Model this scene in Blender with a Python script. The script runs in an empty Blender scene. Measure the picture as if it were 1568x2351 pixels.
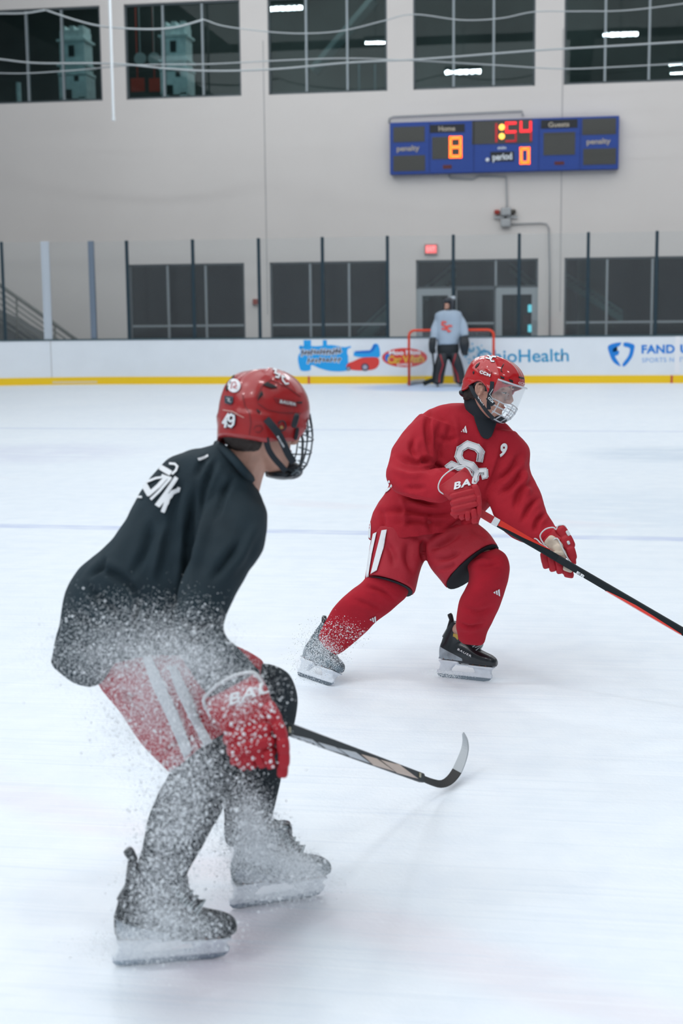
import bpy, bmesh, math, random
import numpy as np
from mathutils import Vector, Matrix, noise
from mathutils.bvhtree import BVHTree

random.seed(4)
RNG = np.random.default_rng(11)
SC = bpy.context.scene
COL = SC.collection

# ------------------------------------------------------------------ camera
FW, FH, FPX = 1568.0, 2351.0, 3265.0
CAM = Vector((0, 0, 1.72))
YAW, PITCH, ROLL = math.radians(-9.0), math.atan((1175.5 - 706) / FPX), 0.0105
_f0 = Vector((math.sin(YAW), math.cos(YAW), 0))
_r0 = Vector((math.cos(YAW), -math.sin(YAW), 0))
FWD = (_f0 * math.cos(PITCH) - Vector((0, 0, 1)) * math.sin(PITCH)).normalized()
_u0 = _r0.cross(FWD).normalized()
RT = (_r0 * math.cos(ROLL) - _u0 * math.sin(ROLL)).normalized()
UPV = (_u0 * math.cos(ROLL) + _r0 * math.sin(ROLL)).normalized()
cam_d = bpy.data.cameras.new('camera')
cam = bpy.data.objects.new('camera', cam_d)
COL.objects.link(cam)
cam.matrix_world = Matrix(((RT.x, UPV.x, -FWD.x, CAM.x), (RT.y, UPV.y, -FWD.y, CAM.y),
                           (RT.z, UPV.z, -FWD.z, CAM.z), (0, 0, 0, 1)))
cam_d.sensor_fit = 'VERTICAL'
cam_d.sensor_height = 36.0
cam_d.lens = 36.0 * FPX / FH
cam_d.clip_end = 300
cam_d.dof.use_dof = True
cam_d.dof.focus_distance = 6.45
cam_d.dof.aperture_fstop = 3.0
SC.camera = cam

# ------------------------------------------------------------------ world, lights, exposure
SC.view_settings.view_transform = 'Standard'
SC.view_settings.look = 'None'
SC.view_settings.gamma = 1.0
SC.view_settings.use_curve_mapping = False
SC.view_settings.exposure = 0.0
SC.render.film_transparent = False
SC.cycles.max_bounces = 8
SC.cycles.transparent_max_bounces = 24
SC.cycles.sample_clamp_indirect = 4.0
SC.cycles.caustics_reflective = False
SC.cycles.caustics_refractive = False
w = bpy.data.worlds.new('world')
SC.world = w
w.use_nodes = True
w.node_tree.nodes['Background'].inputs[0].default_value = (0.62, 0.72, 0.85, 1)
w.node_tree.nodes['Background'].inputs[1].default_value = 0.15

LIGHT_W = 1.0
def area(name, loc, sx, sy, power, color=(1, 1, 1), rot=(0, 0, 0)):
    l = bpy.data.lights.new(name, 'AREA')
    l.shape = 'RECTANGLE'; l.size = sx; l.size_y = sy
    l.energy = power * LIGHT_W; l.color = color
    o = bpy.data.objects.new(name, l); COL.objects.link(o)
    o.location = loc; o.rotation_euler = rot
    o.visible_glossy = True
    return o
# broad soft panels stand in for the ceiling lamps, weighted left to shade figures
area('ceiling_lamp_wash', (-9.0, 1.0, 12.6), 18, 24, 2350, (0.94, 0.975, 1.0))
area('ceiling_lamp_wash', (8.0, 1.0, 12.6), 14, 24, 420, (0.94, 0.975, 1.0))
area('ceiling_lamp_wash', (3.0, 25.0, 12.6), 34, 20, 2450, (0.96, 0.975, 1.0))
# nearer single fixtures that put highlights on helmets and skates
for xr, yr in ((-6.0, 2.0), (1.0, 3.0), (7.0, 2.5), (-2.5, -5.0), (5.0, -5.5), (-9.0, -4.0)):
    area('high_bay_light_near', (xr, yr, 11.0), 1.6, 0.45, 110, (0.95, 0.98, 1.0))
# lighting inside the lobby behind the windows
area('lobby_light', (0, 41.5, 5.6), 20, 1.5, 300, (1.0, 0.90, 0.82))
area('upper_room_light', (-4, 39.0, 12.4), 20, 1.5, 420, (0.88, 0.97, 1.0))

# ------------------------------------------------------------------ pixel <-> space helpers
def P(px, py, d):
    return CAM + FWD * d + RT * ((px - FW / 2) / FPX * d) + UPV * ((FH / 2 - py) / FPX * d)
def ray(px, py):
    return (FWD + RT * ((px - FW / 2) / FPX) + UPV * ((FH / 2 - py) / FPX))
def G(px, py, z=0.0):
    r = ray(px, py); return CAM + r * ((z - CAM.z) / r.z)
def Wy(px, py, Y):
    r = ray(px, py); return CAM + r * ((Y - CAM.y) / r.y)
def depth_of(p): return (Vector(p) - CAM).dot(FWD)
def proj(p):
    v = Vector(p) - CAM; d = v.dot(FWD)
    return (FW / 2 + v.dot(RT) / d * FPX, FH / 2 - v.dot(UPV) / d * FPX, d)

# ------------------------------------------------------------------ object helpers
def tag(o, label=None, cat=None, group=None, kind=None):
    if label: o['label'] = label
    if cat: o['category'] = cat
    if group: o['group'] = group
    if kind: o['kind'] = kind
    return o
def empty(name, loc, label=None, cat=None, group=None, kind=None):
    o = bpy.data.objects.new(name, None); COL.objects.link(o)
    o.location = loc; o.empty_display_size = 0.1
    return tag(o, label, cat, group, kind)
ROOTLOC = {}
def parent_to(o, p):
    o.parent = p
    # parents are only ever translated (empties) or identity (meshes)
    t = Vector((0, 0, 0)); q = p
    while q is not None:
        t += Vector(q.location) + (q.matrix_parent_inverse.translation if q.parent else Vector((0, 0, 0)))
        q = q.parent
    o.matrix_parent_inverse = Matrix.Translation(-t)
    return o
def link_mesh(name, me, mat=None, parent=None, smooth=True):
    o = bpy.data.objects.new(name, me); COL.objects.link(o)
    if mat is not None:
        me.materials.clear()
        for m in (mat if isinstance(mat, (list, tuple)) else [mat]): me.materials.append(m)
    if smooth:
        me.polygons.foreach_set('use_smooth', [True] * len(me.polygons))
    if parent is not None: parent_to(o, parent)
    return o
def bm_obj(name, bm, mat=None, parent=None, smooth=False, label=None):
    me = bpy.data.meshes.new(name)
    bmesh.ops.recalc_face_normals(bm, faces=bm.faces)
    bm.to_mesh(me); bm.free()
    o = link_mesh(name, me, mat, parent, smooth)
    if label: o['label'] = label
    return o
def add_box(bm, c, s, M=None):
    m = Matrix.Translation(Vector(c)) @ Matrix.Diagonal((s[0], s[1], s[2], 1))
    if M is not None: m = M @ m
    return bmesh.ops.create_cube(bm, size=1.0, matrix=m)['verts']
def add_bevel_box(bm, c, s, r=0.01, M=None):
    b2 = bmesh.new()
    bmesh.ops.create_cube(b2, size=1.0, matrix=Matrix.Diagonal((s[0], s[1], s[2], 1)))
    bmesh.ops.bevel(b2, geom=list(b2.edges), offset=r, segments=2, affect='EDGES', profile=0.6)
    T = Matrix.Translation(Vector(c))
    if M is not None: T = M @ T
    merge(bm, b2, T)
def merge(bm, b2, T=None):
    vs = {}
    for v in b2.verts:
        vs[v] = bm.verts.new(T @ v.co if T is not None else v.co)
    for f in b2.faces:
        try:
            nf = bm.faces.new([vs[v] for v in f.verts]); nf.material_index = f.material_index
        except ValueError: pass
    b2.free()
def add_tube(bm, pts, r, n=8, cap=True):
    pts = [Vector(p) for p in pts]
    rr = r if isinstance(r, (list, tuple)) else [r] * len(pts)
    rings = []; prev = None
    for i, p in enumerate(pts):
        t = (pts[min(i + 1, len(pts) - 1)] - pts[max(i - 1, 0)]).normalized()
        if prev is None:
            a = Vector((0, 0, 1)) if abs(t.z) < 0.9 else Vector((1, 0, 0))
            u = t.cross(a).normalized()
        else:
            u = (prev - t * prev.dot(t)).normalized()
        prev = u; v = t.cross(u)
        rings.append([bm.verts.new(p + (u * math.cos(k * 2 * math.pi / n) + v * math.sin(k * 2 * math.pi / n)) * rr[i]) for k in range(n)])
    for a, b in zip(rings[:-1], rings[1:]):
        for k in range(n):
            bm.faces.new((a[k], a[(k + 1) % n], b[(k + 1) % n], b[k]))
    if cap:
        bm.faces.new(rings[0][::-1]); bm.faces.new(rings[-1])
def add_prism(bm, poly, d):
    """poly: 3D points of a planar outline; d: extrusion vector"""
    d = Vector(d); a = [bm.verts.new(Vector(p)) for p in poly]; b = [bm.verts.new(Vector(p) + d) for p in poly]
    n = len(a)
    bm.faces.new(a[::-1]); bm.faces.new(b)
    for i in range(n): bm.faces.new((a[i], a[(i + 1) % n], b[(i + 1) % n], b[i]))
def crm(pts, n):
    """catmull-rom resample of a list of numpy rows"""
    pts = [np.array(p, float) for p in pts]
    if len(pts) < 3:
        return [pts[0] + (pts[-1] - pts[0]) * t for t in np.linspace(0, 1, n + 1)]
    out = []
    for i in range(len(pts) - 1):
        p0 = pts[i - 1] if i > 0 else 2 * pts[0] - pts[1]
        p1, p2 = pts[i], pts[i + 1]
        p3 = pts[i + 2] if i + 2 < len(pts) else 2 * pts[-1] - pts[-2]
        for k in range(n):
            t = k / n
            out.append(0.5 * ((2 * p1) + (p2 - p0) * t + (2 * p0 - 5 * p1 + 4 * p2 - p3) * t * t + (-p0 + 3 * p1 - 3 * p2 + p3) * t ** 3))
    out.append(pts[-1])
    return out
def resample_closed(pts, n):
    pts = [np.array(p, float) for p in pts]; m = len(pts); out = []
    for i in range(m):
        p0, p1, p2, p3 = pts[(i - 1) % m], pts[i], pts[(i + 1) % m], pts[(i + 2) % m]
        for k in range(n):
            t = k / n
            out.append(0.5 * ((2 * p1) + (p2 - p0) * t + (2 * p0 - 5 * p1 + 4 * p2 - p3) * t * t + (-p0 + 3 * p1 - 3 * p2 + p3) * t ** 3))
    return out
# ring = (Lx, Ly, Rx, Ry, depth, thickness [, dL, dR, kx, ky]) : an ellipse across a limb or torso
def ring_pts(r, n=28, p=2.0):
    r = list(r) + [0] * (10 - len(r))
    lx, ly, rx, ry, d, t, dl, dr, kx, ky = r
    L = P(lx, ly, d + dl); R = P(rx, ry, d + dr); c = (L + R) / 2; h = (R - L) / 2
    K = (RT * kx - UPV * ky) * (d / FPX)
    out = []
    for i in range(n):
        a = 2 * math.pi * i / n; ca, sa = math.cos(a), math.sin(a)
        x = math.copysign(abs(ca) ** (2 / p), ca); y = math.copysign(abs(sa) ** (2 / p), sa)
        out.append(c + h * x - FWD * t * y + K * y)
    return out
def loft(bm, rings, n=28, p=2.0, sub=4, cap=True, smooth=True):
    rings = [list(r) + [0] * (10 - len(r)) for r in rings]
    rs = crm(rings, sub) if smooth else rings
    vr = [[bm.verts.new(q) for q in ring_pts(r, n, p)] for r in rs]
    for a, b in zip(vr[:-1], vr[1:]):
        for k in range(n): bm.faces.new((a[k], a[(k + 1) % n], b[(k + 1) % n], b[k]))
    if cap:
        for q in (vr[0], vr[-1]):
            c = Vector((0, 0, 0))
            for v in q: c += v.co
            cv = bm.verts.new(c / n)
            for k in range(n): bm.faces.new((q[k], q[(k + 1) % n], cv))
def fuse(bm, voxel=0.008, smooth=4, factor=0.5):
    """union of closed shells -> one smooth mesh"""
    bmesh.ops.recalc_face_normals(bm, faces=bm.faces)
    me = bpy.data.meshes.new('tmp'); bm.to_mesh(me); bm.free()
    o = bpy.data.objects.new('tmp', me); COL.objects.link(o)
    m = o.modifiers.new('r', 'REMESH'); m.mode = 'VOXEL'; m.voxel_size = voxel; m.adaptivity = 0
    if smooth:
        s = o.modifiers.new('s', 'SMOOTH'); s.iterations = smooth; s.factor = factor
    dg = bpy.context.evaluated_depsgraph_get(); dg.update()
    out = bpy.data.meshes.new_from_object(o.evaluated_get(dg))
    bpy.data.objects.remove(o); bpy.data.meshes.remove(me)
    return out
def vcoords(me):
    a = np.empty(len(me.vertices) * 3, np.float32); me.vertices.foreach_get('co', a); return a.reshape(-1, 3)
def vnormals(me):
    a = np.empty(len(me.vertices) * 3, np.float32); me.vertex_normals.foreach_get('vector', a); return a.reshape(-1, 3)
def set_v(me, a):
    me.vertices.foreach_set('co', a.astype(np.float32).ravel()); me.update()
_F, _R, _U, _C = (np.array(v) for v in (FWD, RT, UPV, CAM))
def np_proj(v):
    q = v - _C; d = q @ _F
    return FW / 2 + (q @ _R) / d * FPX, FH / 2 - (q @ _U) / d * FPX, d
def folds(me, items):
    """cloth creases: each item = (polyline px, width px, depth m [negative = ridge]); moves the surface that faces that way"""
    v = vcoords(me).astype(float); nrm = vnormals(me).astype(float)
    x, y, d = np_proj(v)
    facing = np.clip(-(nrm @ _F) * 1.6, 0, 1)
    disp = np.zeros(len(v))
    for line, wpx, dep in items:
        line = crm(line, 6) if len(line) > 2 else [np.array(q, float) for q in line]
        best = np.full(len(v), 1e9); tt = np.zeros(len(v)); L = len(line) - 1
        for i in range(L):
            a, b = line[i], line[i + 1]; ab = b - a
            t = np.clip(((x - a[0]) * ab[0] + (y - a[1]) * ab[1]) / (ab @ ab + 1e-9), 0, 1)
            dd = np.hypot(x - a[0] - t * ab[0], y - a[1] - t * ab[1])
            m = dd < best; best[m] = dd[m]; tt[m] = (i + t[m]) / L
        taper = np.clip(np.minimum(tt, 1 - tt) * 3.2, 0, 1)
        wpx = wpx * .8; g = np.exp(-(best / wpx) ** 2) - 0.22 * np.exp(-((best - 2.1 * wpx) / (1.2 * wpx)) ** 2)
        disp -= 2.0 * dep * g * taper * facing
    set_v(me, v + nrm * disp[:, None])
def ripple(me, amp, scale, seed=0.0, stretch=(1, 1, 1)):
    v = vcoords(me).astype(float); nrm = vnormals(me)
    s = np.array(stretch) / scale
    d = np.array([noise.noise(Vector((float(a), float(b), float(c)))) for a, b, c in (v * s + seed)])
    set_v(me, v + nrm * (d * amp)[:, None])
def make_bvh(*objs):
    V = []; F = []
    for o in objs:
        me = o.data; off = len(V)
        V += [Vector(c) for c in vcoords(me).astype(float)]
        F += [[off + i for i in p.vertices] for p in me.polygons]
    return BVHTree.FromPolygons(V, F)
# ---- flat shapes in 2D
def text_bm(s, bold=0.0, spacing=1.0, shear=0.0):
    c = bpy.data.curves.new('t', 'FONT'); c.body = s; c.size = 1.0; c.offset = bold; c.space_character = spacing
    c.shear = shear; c.resolution_u = 6
    o = bpy.data.objects.new('t', c); COL.objects.link(o)
    dg = bpy.context.evaluated_depsgraph_get(); dg.update()
    me = bpy.data.meshes.new_from_object(o.evaluated_get(dg))
    bm = bmesh.new(); bm.from_mesh(me)
    bpy.data.objects.remove(o); bpy.data.curves.remove(c); bpy.data.meshes.remove(me)
    return bm
def polys_bm(polys):
    bm = bmesh.new()
    for p in polys:
        bm.faces.new([bm.verts.new((q[0], q[1], 0)) for q in p])
    return bm
def stroke_poly(pts, w):
    """polyline -> list of quads/discs of width w, in 2D"""
    out = []
    pts = [np.array(p, float) for p in pts]
    for a, b in zip(pts[:-1], pts[1:]):
        t = b - a; L = np.hypot(*t) + 1e-9; t = t / L; n = np.array((-t[1], t[0])) * w / 2
        out.append([a + n - t * w * 0.25, b + n + t * w * 0.25, b - n + t * w * 0.25, a - n - t * w * 0.25])
    return out
def refine(bm, maxlen, rounds=7):
    bmesh.ops.triangulate(bm, faces=list(bm.faces))
    for _ in range(rounds):
        es = [e for e in bm.edges if e.calc_length() > maxlen]
        if not es: break
        bmesh.ops.subdivide_edges(bm, edges=es, cuts=1)
        bmesh.ops.triangulate(bm, faces=[f for f in bm.faces if len(f.verts) > 3])
def decal(name, bm, target, mat, parent, o0=None, ux=None, uy=None, lift=0.0015, cell=5, thick=0.0008, label=None, direction=None):
    """bm in 2D; px = o0 + x*ux + y*uy, laid onto the surface of target (a BVH)"""
    if o0 is not None:
        for v in bm.verts:
            x, y = v.co.x, v.co.y
            v.co = Vector((o0[0] + x * ux[0] + y * uy[0], o0[1] + x * ux[1] + y * uy[1], 0))
    refine(bm, cell)
    last = None; miss = []
    for v in bm.verts:
        r = ray(v.co.x, v.co.y).normalized()
        hit = target.ray_cast(CAM, r)
        if hit[0] is None: miss.append(v); continue
        n = hit[1]
        if n.dot(r) > 0: n = -n
        v.co = hit[0] + n * lift - r * lift
        v.tag = True
    if miss: bmesh.ops.delete(bm, geom=miss, context='VERTS')
    # drop faces that jump across a depth gap
    bad = [f for f in bm.faces if max(e.calc_length() for e in f.edges) > cell * 14 * depth_of(f.verts[0].co) / FPX]
    if bad: bmesh.ops.delete(bm, geom=bad, context='FACES')
    me = bpy.data.meshes.new(name); bm.to_mesh(me); bm.free()
    o = link_mesh(name, me, mat, parent, True)
    if thick:
        s = o.modifiers.new('s', 'SOLIDIFY'); s.thickness = thick; s.offset = 0
    if label: o['label'] = label
    return o
def T2(s, x0, y0, x1, y1, h, bold=0.0, spacing=1.0, up=None, shear=0.0):
    """text that starts at pixel (x0,y0), baseline runs to (x1,y1), cap height h px -> bmesh in pixels"""
    bm = text_bm(s, bold, spacing, shear)
    xs = [v.co.x for v in bm.verts]; ys = [v.co.y for v in bm.verts]
    wx = max(xs) - min(xs); hy = max(ys); mx = min(xs)
    ux = np.array((x1 - x0, y1 - y0), float) / wx
    if up is None:
        q = ux / np.hypot(*ux); up = np.array((q[1], -q[0]))
    up = np.array(up, float); up = up / np.hypot(*up) * h / hy
    for v in bm.verts:
        x, y = v.co.x - mx, v.co.y
        v.co = Vector((x0 + x * ux[0] + y * up[0], y0 + x * ux[1] + y * up[1], 0))
    return bm

# ------------------------------------------------------------------ materials
MATS = {}
def mat(name, col, rough=0.5, metal=0.0, spec=0.5, noise_amt=0.0, noise_scale=20.0, bump=0.0, bump_scale=60.0,
        emit=None, estr=0.0, coat=0.0, sheen=0.0, alpha=1.0, stretch=(1, 1, 1), sss=0.0, trans=0.0, ior=1.45):
    if name in MATS: return MATS[name]
    m = bpy.data.materials.new(name); m.use_nodes = True; MATS[name] = m
    nt = m.node_tree; b = nt.nodes['Principled BSDF']
    b.inputs['Base Color'].default_value = (*col, 1); b.inputs['Roughness'].default_value = rough
    b.inputs['Metallic'].default_value = metal; b.inputs['Specular IOR Level'].default_value = spec
    b.inputs['Coat Weight'].default_value = coat; b.inputs['Sheen Weight'].default_value = sheen
    b.inputs['Alpha'].default_value = alpha; b.inputs['Transmission Weight'].default_value = trans; b.inputs['IOR'].default_value = ior
    if sss: 
        b.inputs['Subsurface Weight'].default_value = sss; b.inputs['Subsurface Radius'].default_value = (0.01, 0.004, 0.002)
        b.inputs['Subsurface Scale'].default_value = 1.0
    if emit: b.inputs['Emission Color'].default_value = (*emit, 1); b.inputs['Emission Strength'].default_value = estr
    if noise_amt or bump:
        tc = nt.nodes.new('ShaderNodeTexCoord'); mp = nt.nodes.new('ShaderNodeMapping')
        mp.inputs['Scale'].default_value = stretch
        nt.links.new(tc.outputs['Object'], mp.inputs[0])
    if noise_amt:
        n = nt.nodes.new('ShaderNodeTexNoise'); n.inputs['Scale'].default_value = noise_scale; n.inputs['Detail'].default_value = 5
        nt.links.new(mp.outputs[0], n.inputs['Vector'])
        r = nt.nodes.new('ShaderNodeValToRGB')
        lo = [max(0, c * (1 - noise_amt)) for c in col]; hi = [min(1, c * (1 + noise_amt)) for c in col]
        r.color_ramp.elements[0].position = 0.3; r.color_ramp.elements[0].color = (*lo, 1)
        r.color_ramp.elements[1].position = 0.7; r.color_ramp.elements[1].color = (*hi, 1)
        nt.links.new(n.outputs['Fac'], r.inputs[0]); nt.links.new(r.outputs[0], b.inputs['Base Color'])
    if bump:
        n2 = nt.nodes.new('ShaderNodeTexNoise'); n2.inputs['Scale'].default_value = bump_scale; n2.inputs['Detail'].default_value = 4
        nt.links.new(mp.outputs[0], n2.inputs['Vector'])
        bu = nt.nodes.new('ShaderNodeBump'); bu.inputs['Strength'].default_value = bump; bu.inputs['Distance'].default_value = 0.01
        nt.links.new(n2.outputs['Fac'], bu.inputs['Height']); nt.links.new(bu.outputs[0], b.inputs['Normal'])
    return m
def glass_mat(name, tint=(1, 1, 1), refl=0.06, rough=0.0, flat=0.0, body=0.0, body_col=(0.8, 0.85, 0.9)):
    m = bpy.data.materials.new(name); m.use_nodes = True; nt = m.node_tree
    for n in list(nt.nodes):
        if n.type != 'OUTPUT_MATERIAL': nt.nodes.remove(n)
    out = [n for n in nt.nodes if n.type == 'OUTPUT_MATERIAL'][0]
    tr = nt.nodes.new('ShaderNodeBsdfTransparent'); tr.inputs[0].default_value = (*tint, 1)
    gl = nt.nodes.new('ShaderNodeBsdfGlossy'); gl.inputs['Roughness'].default_value = rough
    fr = nt.nodes.new('ShaderNodeFresnel'); fr.inputs['IOR'].default_value = 1.0 + refl * 8
    mx = nt.nodes.new('ShaderNodeMixShader')
    nt.links.new(fr.outputs[0], mx.inputs[0]); nt.links.new(tr.outputs[0], mx.inputs[1]); nt.links.new(gl.outputs[0], mx.inputs[2])
    if flat: nt.links.remove(mx.inputs[0].links[0]); mx.inputs[0].default_value = flat
    last = mx
    if body > 0:
        df = nt.nodes.new('ShaderNodeBsdfDiffuse'); df.inputs[0].default_value = (*body_col, 1)
        m2 = nt.nodes.new('ShaderNodeMixShader'); m2.inputs[0].default_value = body
        nt.links.new(mx.outputs[0], m2.inputs[1]); nt.links.new(df.outputs[0], m2.inputs[2]); last = m2
    nt.links.new(last.outputs[0], out.inputs[0])
    return m
# ================================================================== THE SETTING
YB = Wy(784, 881, 1).y  # placeholder, replaced below
YB = G(784, 881).y       # face of the boards
YW = YB + 5.2            # the far wall
X0, X1 = -16.0, 14.0

# ---- ice
def ice_material():
    m = bpy.data.materials.new('scraped_ice'); m.use_nodes = True; nt = m.node_tree; N = nt.nodes.new; Lk = nt.links.new
    b = nt.nodes['Principled BSDF']
    tc = N('ShaderNodeTexCoord')
    base = None
    def mixc(fac, a, bcol):
        x = N('ShaderNodeMix'); x.data_type = 'RGBA'
        if isinstance(fac, float): x.inputs[0].default_value = fac
        else: Lk(fac, x.inputs[0])
        if isinstance(a, tuple): x.inputs[6].default_value = (*a, 1)
        else: Lk(a, x.inputs[6])
        if isinstance(bcol, tuple): x.inputs[7].default_value = (*bcol, 1)
        else: Lk(bcol, x.inputs[7])
        return x.outputs[2]
    def noise_fac(scale, sc=(1, 1, 1), rot=0.0, lo=0.4, hi=0.6, detail=4):
        mp = N('ShaderNodeMapping'); mp.inputs['Scale'].default_value = sc; mp.inputs['Rotation'].default_value = (0, 0, rot)
        Lk(tc.outputs['Object'], mp.inputs[0])
        n = N('ShaderNodeTexNoise'); n.inputs['Scale'].default_value = scale; n.inputs['Detail'].default_value = detail
        Lk(mp.outputs[0], n.inputs['Vector'])
        r = N('ShaderNodeMapRange'); r.inputs[1].default_value = lo; r.inputs[2].default_value = hi
        Lk(n.outputs['Fac'], r.inputs[0]); return r.outputs[0]
    def mul(a, k):
        x = N('ShaderNodeMath'); x.operation = 'MULTIPLY'; Lk(a, x.inputs[0])
        if isinstance(k, float): x.inputs[1].default_value = k
        else: Lk(k, x.inputs[1])
        return x.outputs[0]
    sep = N('ShaderNodeSeparateXYZ'); Lk(tc.outputs['Object'], sep.inputs[0])
    def line_fac(a, c, half, soft):
        """painted stripe through the two ground points a, c"""
        d = Vector((c.x - a.x, c.y - a.y)).normalized(); n = Vector((-d.y, d.x)); k = n.x * a.x + n.y * a.y
        m1 = N('ShaderNodeMath'); m1.operation = 'MULTIPLY'; Lk(sep.outputs[0], m1.inputs[0]); m1.inputs[1].default_value = n.x
        m2 = N('ShaderNodeMath'); m2.operation = 'MULTIPLY_ADD'; Lk(sep.outputs[1], m2.inputs[0]); m2.inputs[1].default_value = n.y; Lk(m1.outputs[0], m2.inputs[2])
        m3 = N('ShaderNodeMath'); m3.operation = 'SUBTRACT'; Lk(m2.outputs[0], m3.inputs[0]); m3.inputs[1].default_value = k
        m4 = N('ShaderNodeMath'); m4.operation = 'ABSOLUTE'; Lk(m3.outputs[0], m4.inputs[0])
        r = N('ShaderNodeMapRange'); r.inputs[1].default_value = half; r.inputs[2].default_value = half + soft; r.inputs[3].default_value = 1; r.inputs[4].default_value = 0
        Lk(m4.outputs[0], r.inputs[0]); return r.outputs[0]
    def spot_fac(c, rx, ry, soft=0.5):
        dx = N('ShaderNodeMath'); dx.operation = 'SUBTRACT'; Lk(sep.outputs[0], dx.inputs[0]); dx.inputs[1].default_value = c.x
        dy = N('ShaderNodeMath'); dy.operation = 'SUBTRACT'; Lk(sep.outputs[1], dy.inputs[0]); dy.inputs[1].default_value = c.y
        cx = N('ShaderNodeCombineXYZ'); Lk(mul(dx.outputs[0], 1.0 / rx), cx.inputs[0]); Lk(mul(dy.outputs[0], 1.0 / ry), cx.inputs[1])
        l = N('ShaderNodeVectorMath'); l.operation = 'LENGTH'; Lk(cx.outputs[0], l.inputs[0])
        r = N('ShaderNodeMapRange'); r.inputs[1].default_value = 1.0; r.inputs[2].default_value = 1.0 - soft; r.inputs[3].default_value = 0; r.inputs[4].default_value = 1
        Lk(l.outputs['Value'], r.inputs[0]); return r.outputs[0]
    c = mixc(noise_fac(0.5, (1, 1, 1), 0, 0.3, 0.7), (0.845, 0.895, 0.945), (0.80, 0.858, 0.925))
    c = mixc(mul(noise_fac(6.0, (1, 1, 1), 0, 0.4, 0.75, 8), 0.55), c, (0.73, 0.80, 0.885))
    brk = noise_fac(3.0, (0.6, 2.0, 1), 0, 0.25, 0.55)
    c = mixc(mul(mul(line_fac(G(0, 1207), G(1568, 1238), 0.07, 0.05), brk), 0.42), c, (0.30, 0.38, 0.70))
    c = mixc(mul(mul(line_fac(G(0, 983), G(1568, 991), 0.04, 0.08), brk), 0.38), c, (0.33, 0.40, 0.66))
    c = mixc(mul(mul(line_fac(G(0, 1806), G(380, 1945), 0.06, 0.12), brk), 0.10), c, (0.75, 0.25, 0.28))
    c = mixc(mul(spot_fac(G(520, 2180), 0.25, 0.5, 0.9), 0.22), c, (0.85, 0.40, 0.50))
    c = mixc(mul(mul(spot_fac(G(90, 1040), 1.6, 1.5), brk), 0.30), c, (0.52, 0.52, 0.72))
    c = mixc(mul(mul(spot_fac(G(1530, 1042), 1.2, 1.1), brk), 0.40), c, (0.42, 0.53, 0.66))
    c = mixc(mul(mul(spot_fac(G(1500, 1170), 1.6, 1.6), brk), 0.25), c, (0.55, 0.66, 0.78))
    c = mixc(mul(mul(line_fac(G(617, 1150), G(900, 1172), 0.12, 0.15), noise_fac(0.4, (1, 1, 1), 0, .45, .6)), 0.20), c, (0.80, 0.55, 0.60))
    c = mixc(mul(spot_fac(G(1000, 889), 1.9, 1.7, 0.35), 0.6), c, (0.28, 0.48, 0.82))
    # skate cuts: light and dark fine streaks running several ways
    for k, (rot, sx, sy, lo) in enumerate(((0.35, 0.6, 26, .60), (-0.22, 0.5, 34, .61), (1.25, 0.7, 22, .62), (0.9, 0.5, 40, .63), (-0.9, 0.5, 30, .62))):
        c = mixc(mul(noise_fac(1.2, (sx, sy, 1), rot, lo, lo + 0.05, 2), 0.20), c, (0.93, 0.96, 0.99) if k % 2 else (0.66, 0.74, 0.84))
    Lk(c, b.inputs['Base Color'])
    b.inputs['Roughness'].default_value = 0.42; b.inputs['Specular IOR Level'].default_value = 0.22
    n = N('ShaderNodeTexNoise'); n.inputs['Scale'].default_value = 55; n.inputs['Detail'].default_value = 8; Lk(tc.outputs['Object'], n.inputs['Vector'])
    bu = N('ShaderNodeBump'); bu.inputs['Strength'].default_value = 0.35; bu.inputs['Distance'].default_value = 0.006
    Lk(n.outputs['Fac'], bu.inputs['Height']); Lk(bu.outputs[0], b.inputs['Normal'])
    return m
M_ICE = ice_material()
bm = bmesh.new()
add_box(bm, (0, (YB + 0.1 - 14) / 2, -0.05), (40, YB + 0.1 + 14, 0.1))
tag(bm_obj('floor', bm, M_ICE), kind='structure')
M_CONC = mat('walkway_rubber', (0.12, 0.13, 0.14), 0.9)
bm = bmesh.new(); add_box(bm, (0, YB + 0.1 + 5.5, -0.05), (60, 10.9, 0.1))
tag(bm_obj('floor_lobby', bm, M_CONC), kind='structure')

# ---- far wall with openings
M_WALL = mat('painted_block_wall', (0.74, 0.695, 0.665), 0.85, noise_amt=0.03, noise_scale=0.35, bump=0.05, bump_scale=30)
def wall_pts(px, py): return Wy(px, py, YW)
def xz(px, py): p = Wy(px, py, YW); return p.x, p.z
up_x = [(-150, 235), (290, 554), (617, 889), (949, 1228), (1294, 1610)]
lo_x = [(297, 562), (620, 893), (955, 1235), (1295, 1610)]
z_up0 = xz(784, 212)[1]; z_up1 = xz(421, 4)[1]
z_lo1 = xz(784, 600)[1]
ups = [(xz(a, 214)[0], xz(b, 214)[0]) for a, b in up_x]
los = [(xz(a, 680)[0], xz(b, 680)[0]) for a, b in lo_x]
bm = bmesh.new(); TH = 0.3; HT = 13.0
def wbox(x0, x1, z0, z1):
    add_box(bm, ((x0 + x1) / 2, YW + TH / 2, (z0 + z1) / 2), (x1 - x0, TH, z1 - z0))
wbox(-22, 22, z_up1, HT)
wbox(-22, 22, z_lo1, z_up0)
xs = [-22] + [q for a in ups for q in a] + [22]
for i in range(0, len(xs), 2): wbox(xs[i], xs[i + 1], z_up0, z_up1)
xs = [-22] + [q for a in los for q in a] + [22]
for i in range(0, len(xs), 2): wbox(xs[i], xs[i + 1], 0, z_lo1)
tag(bm_obj('wall_far', bm, M_WALL), kind='structure')
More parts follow.
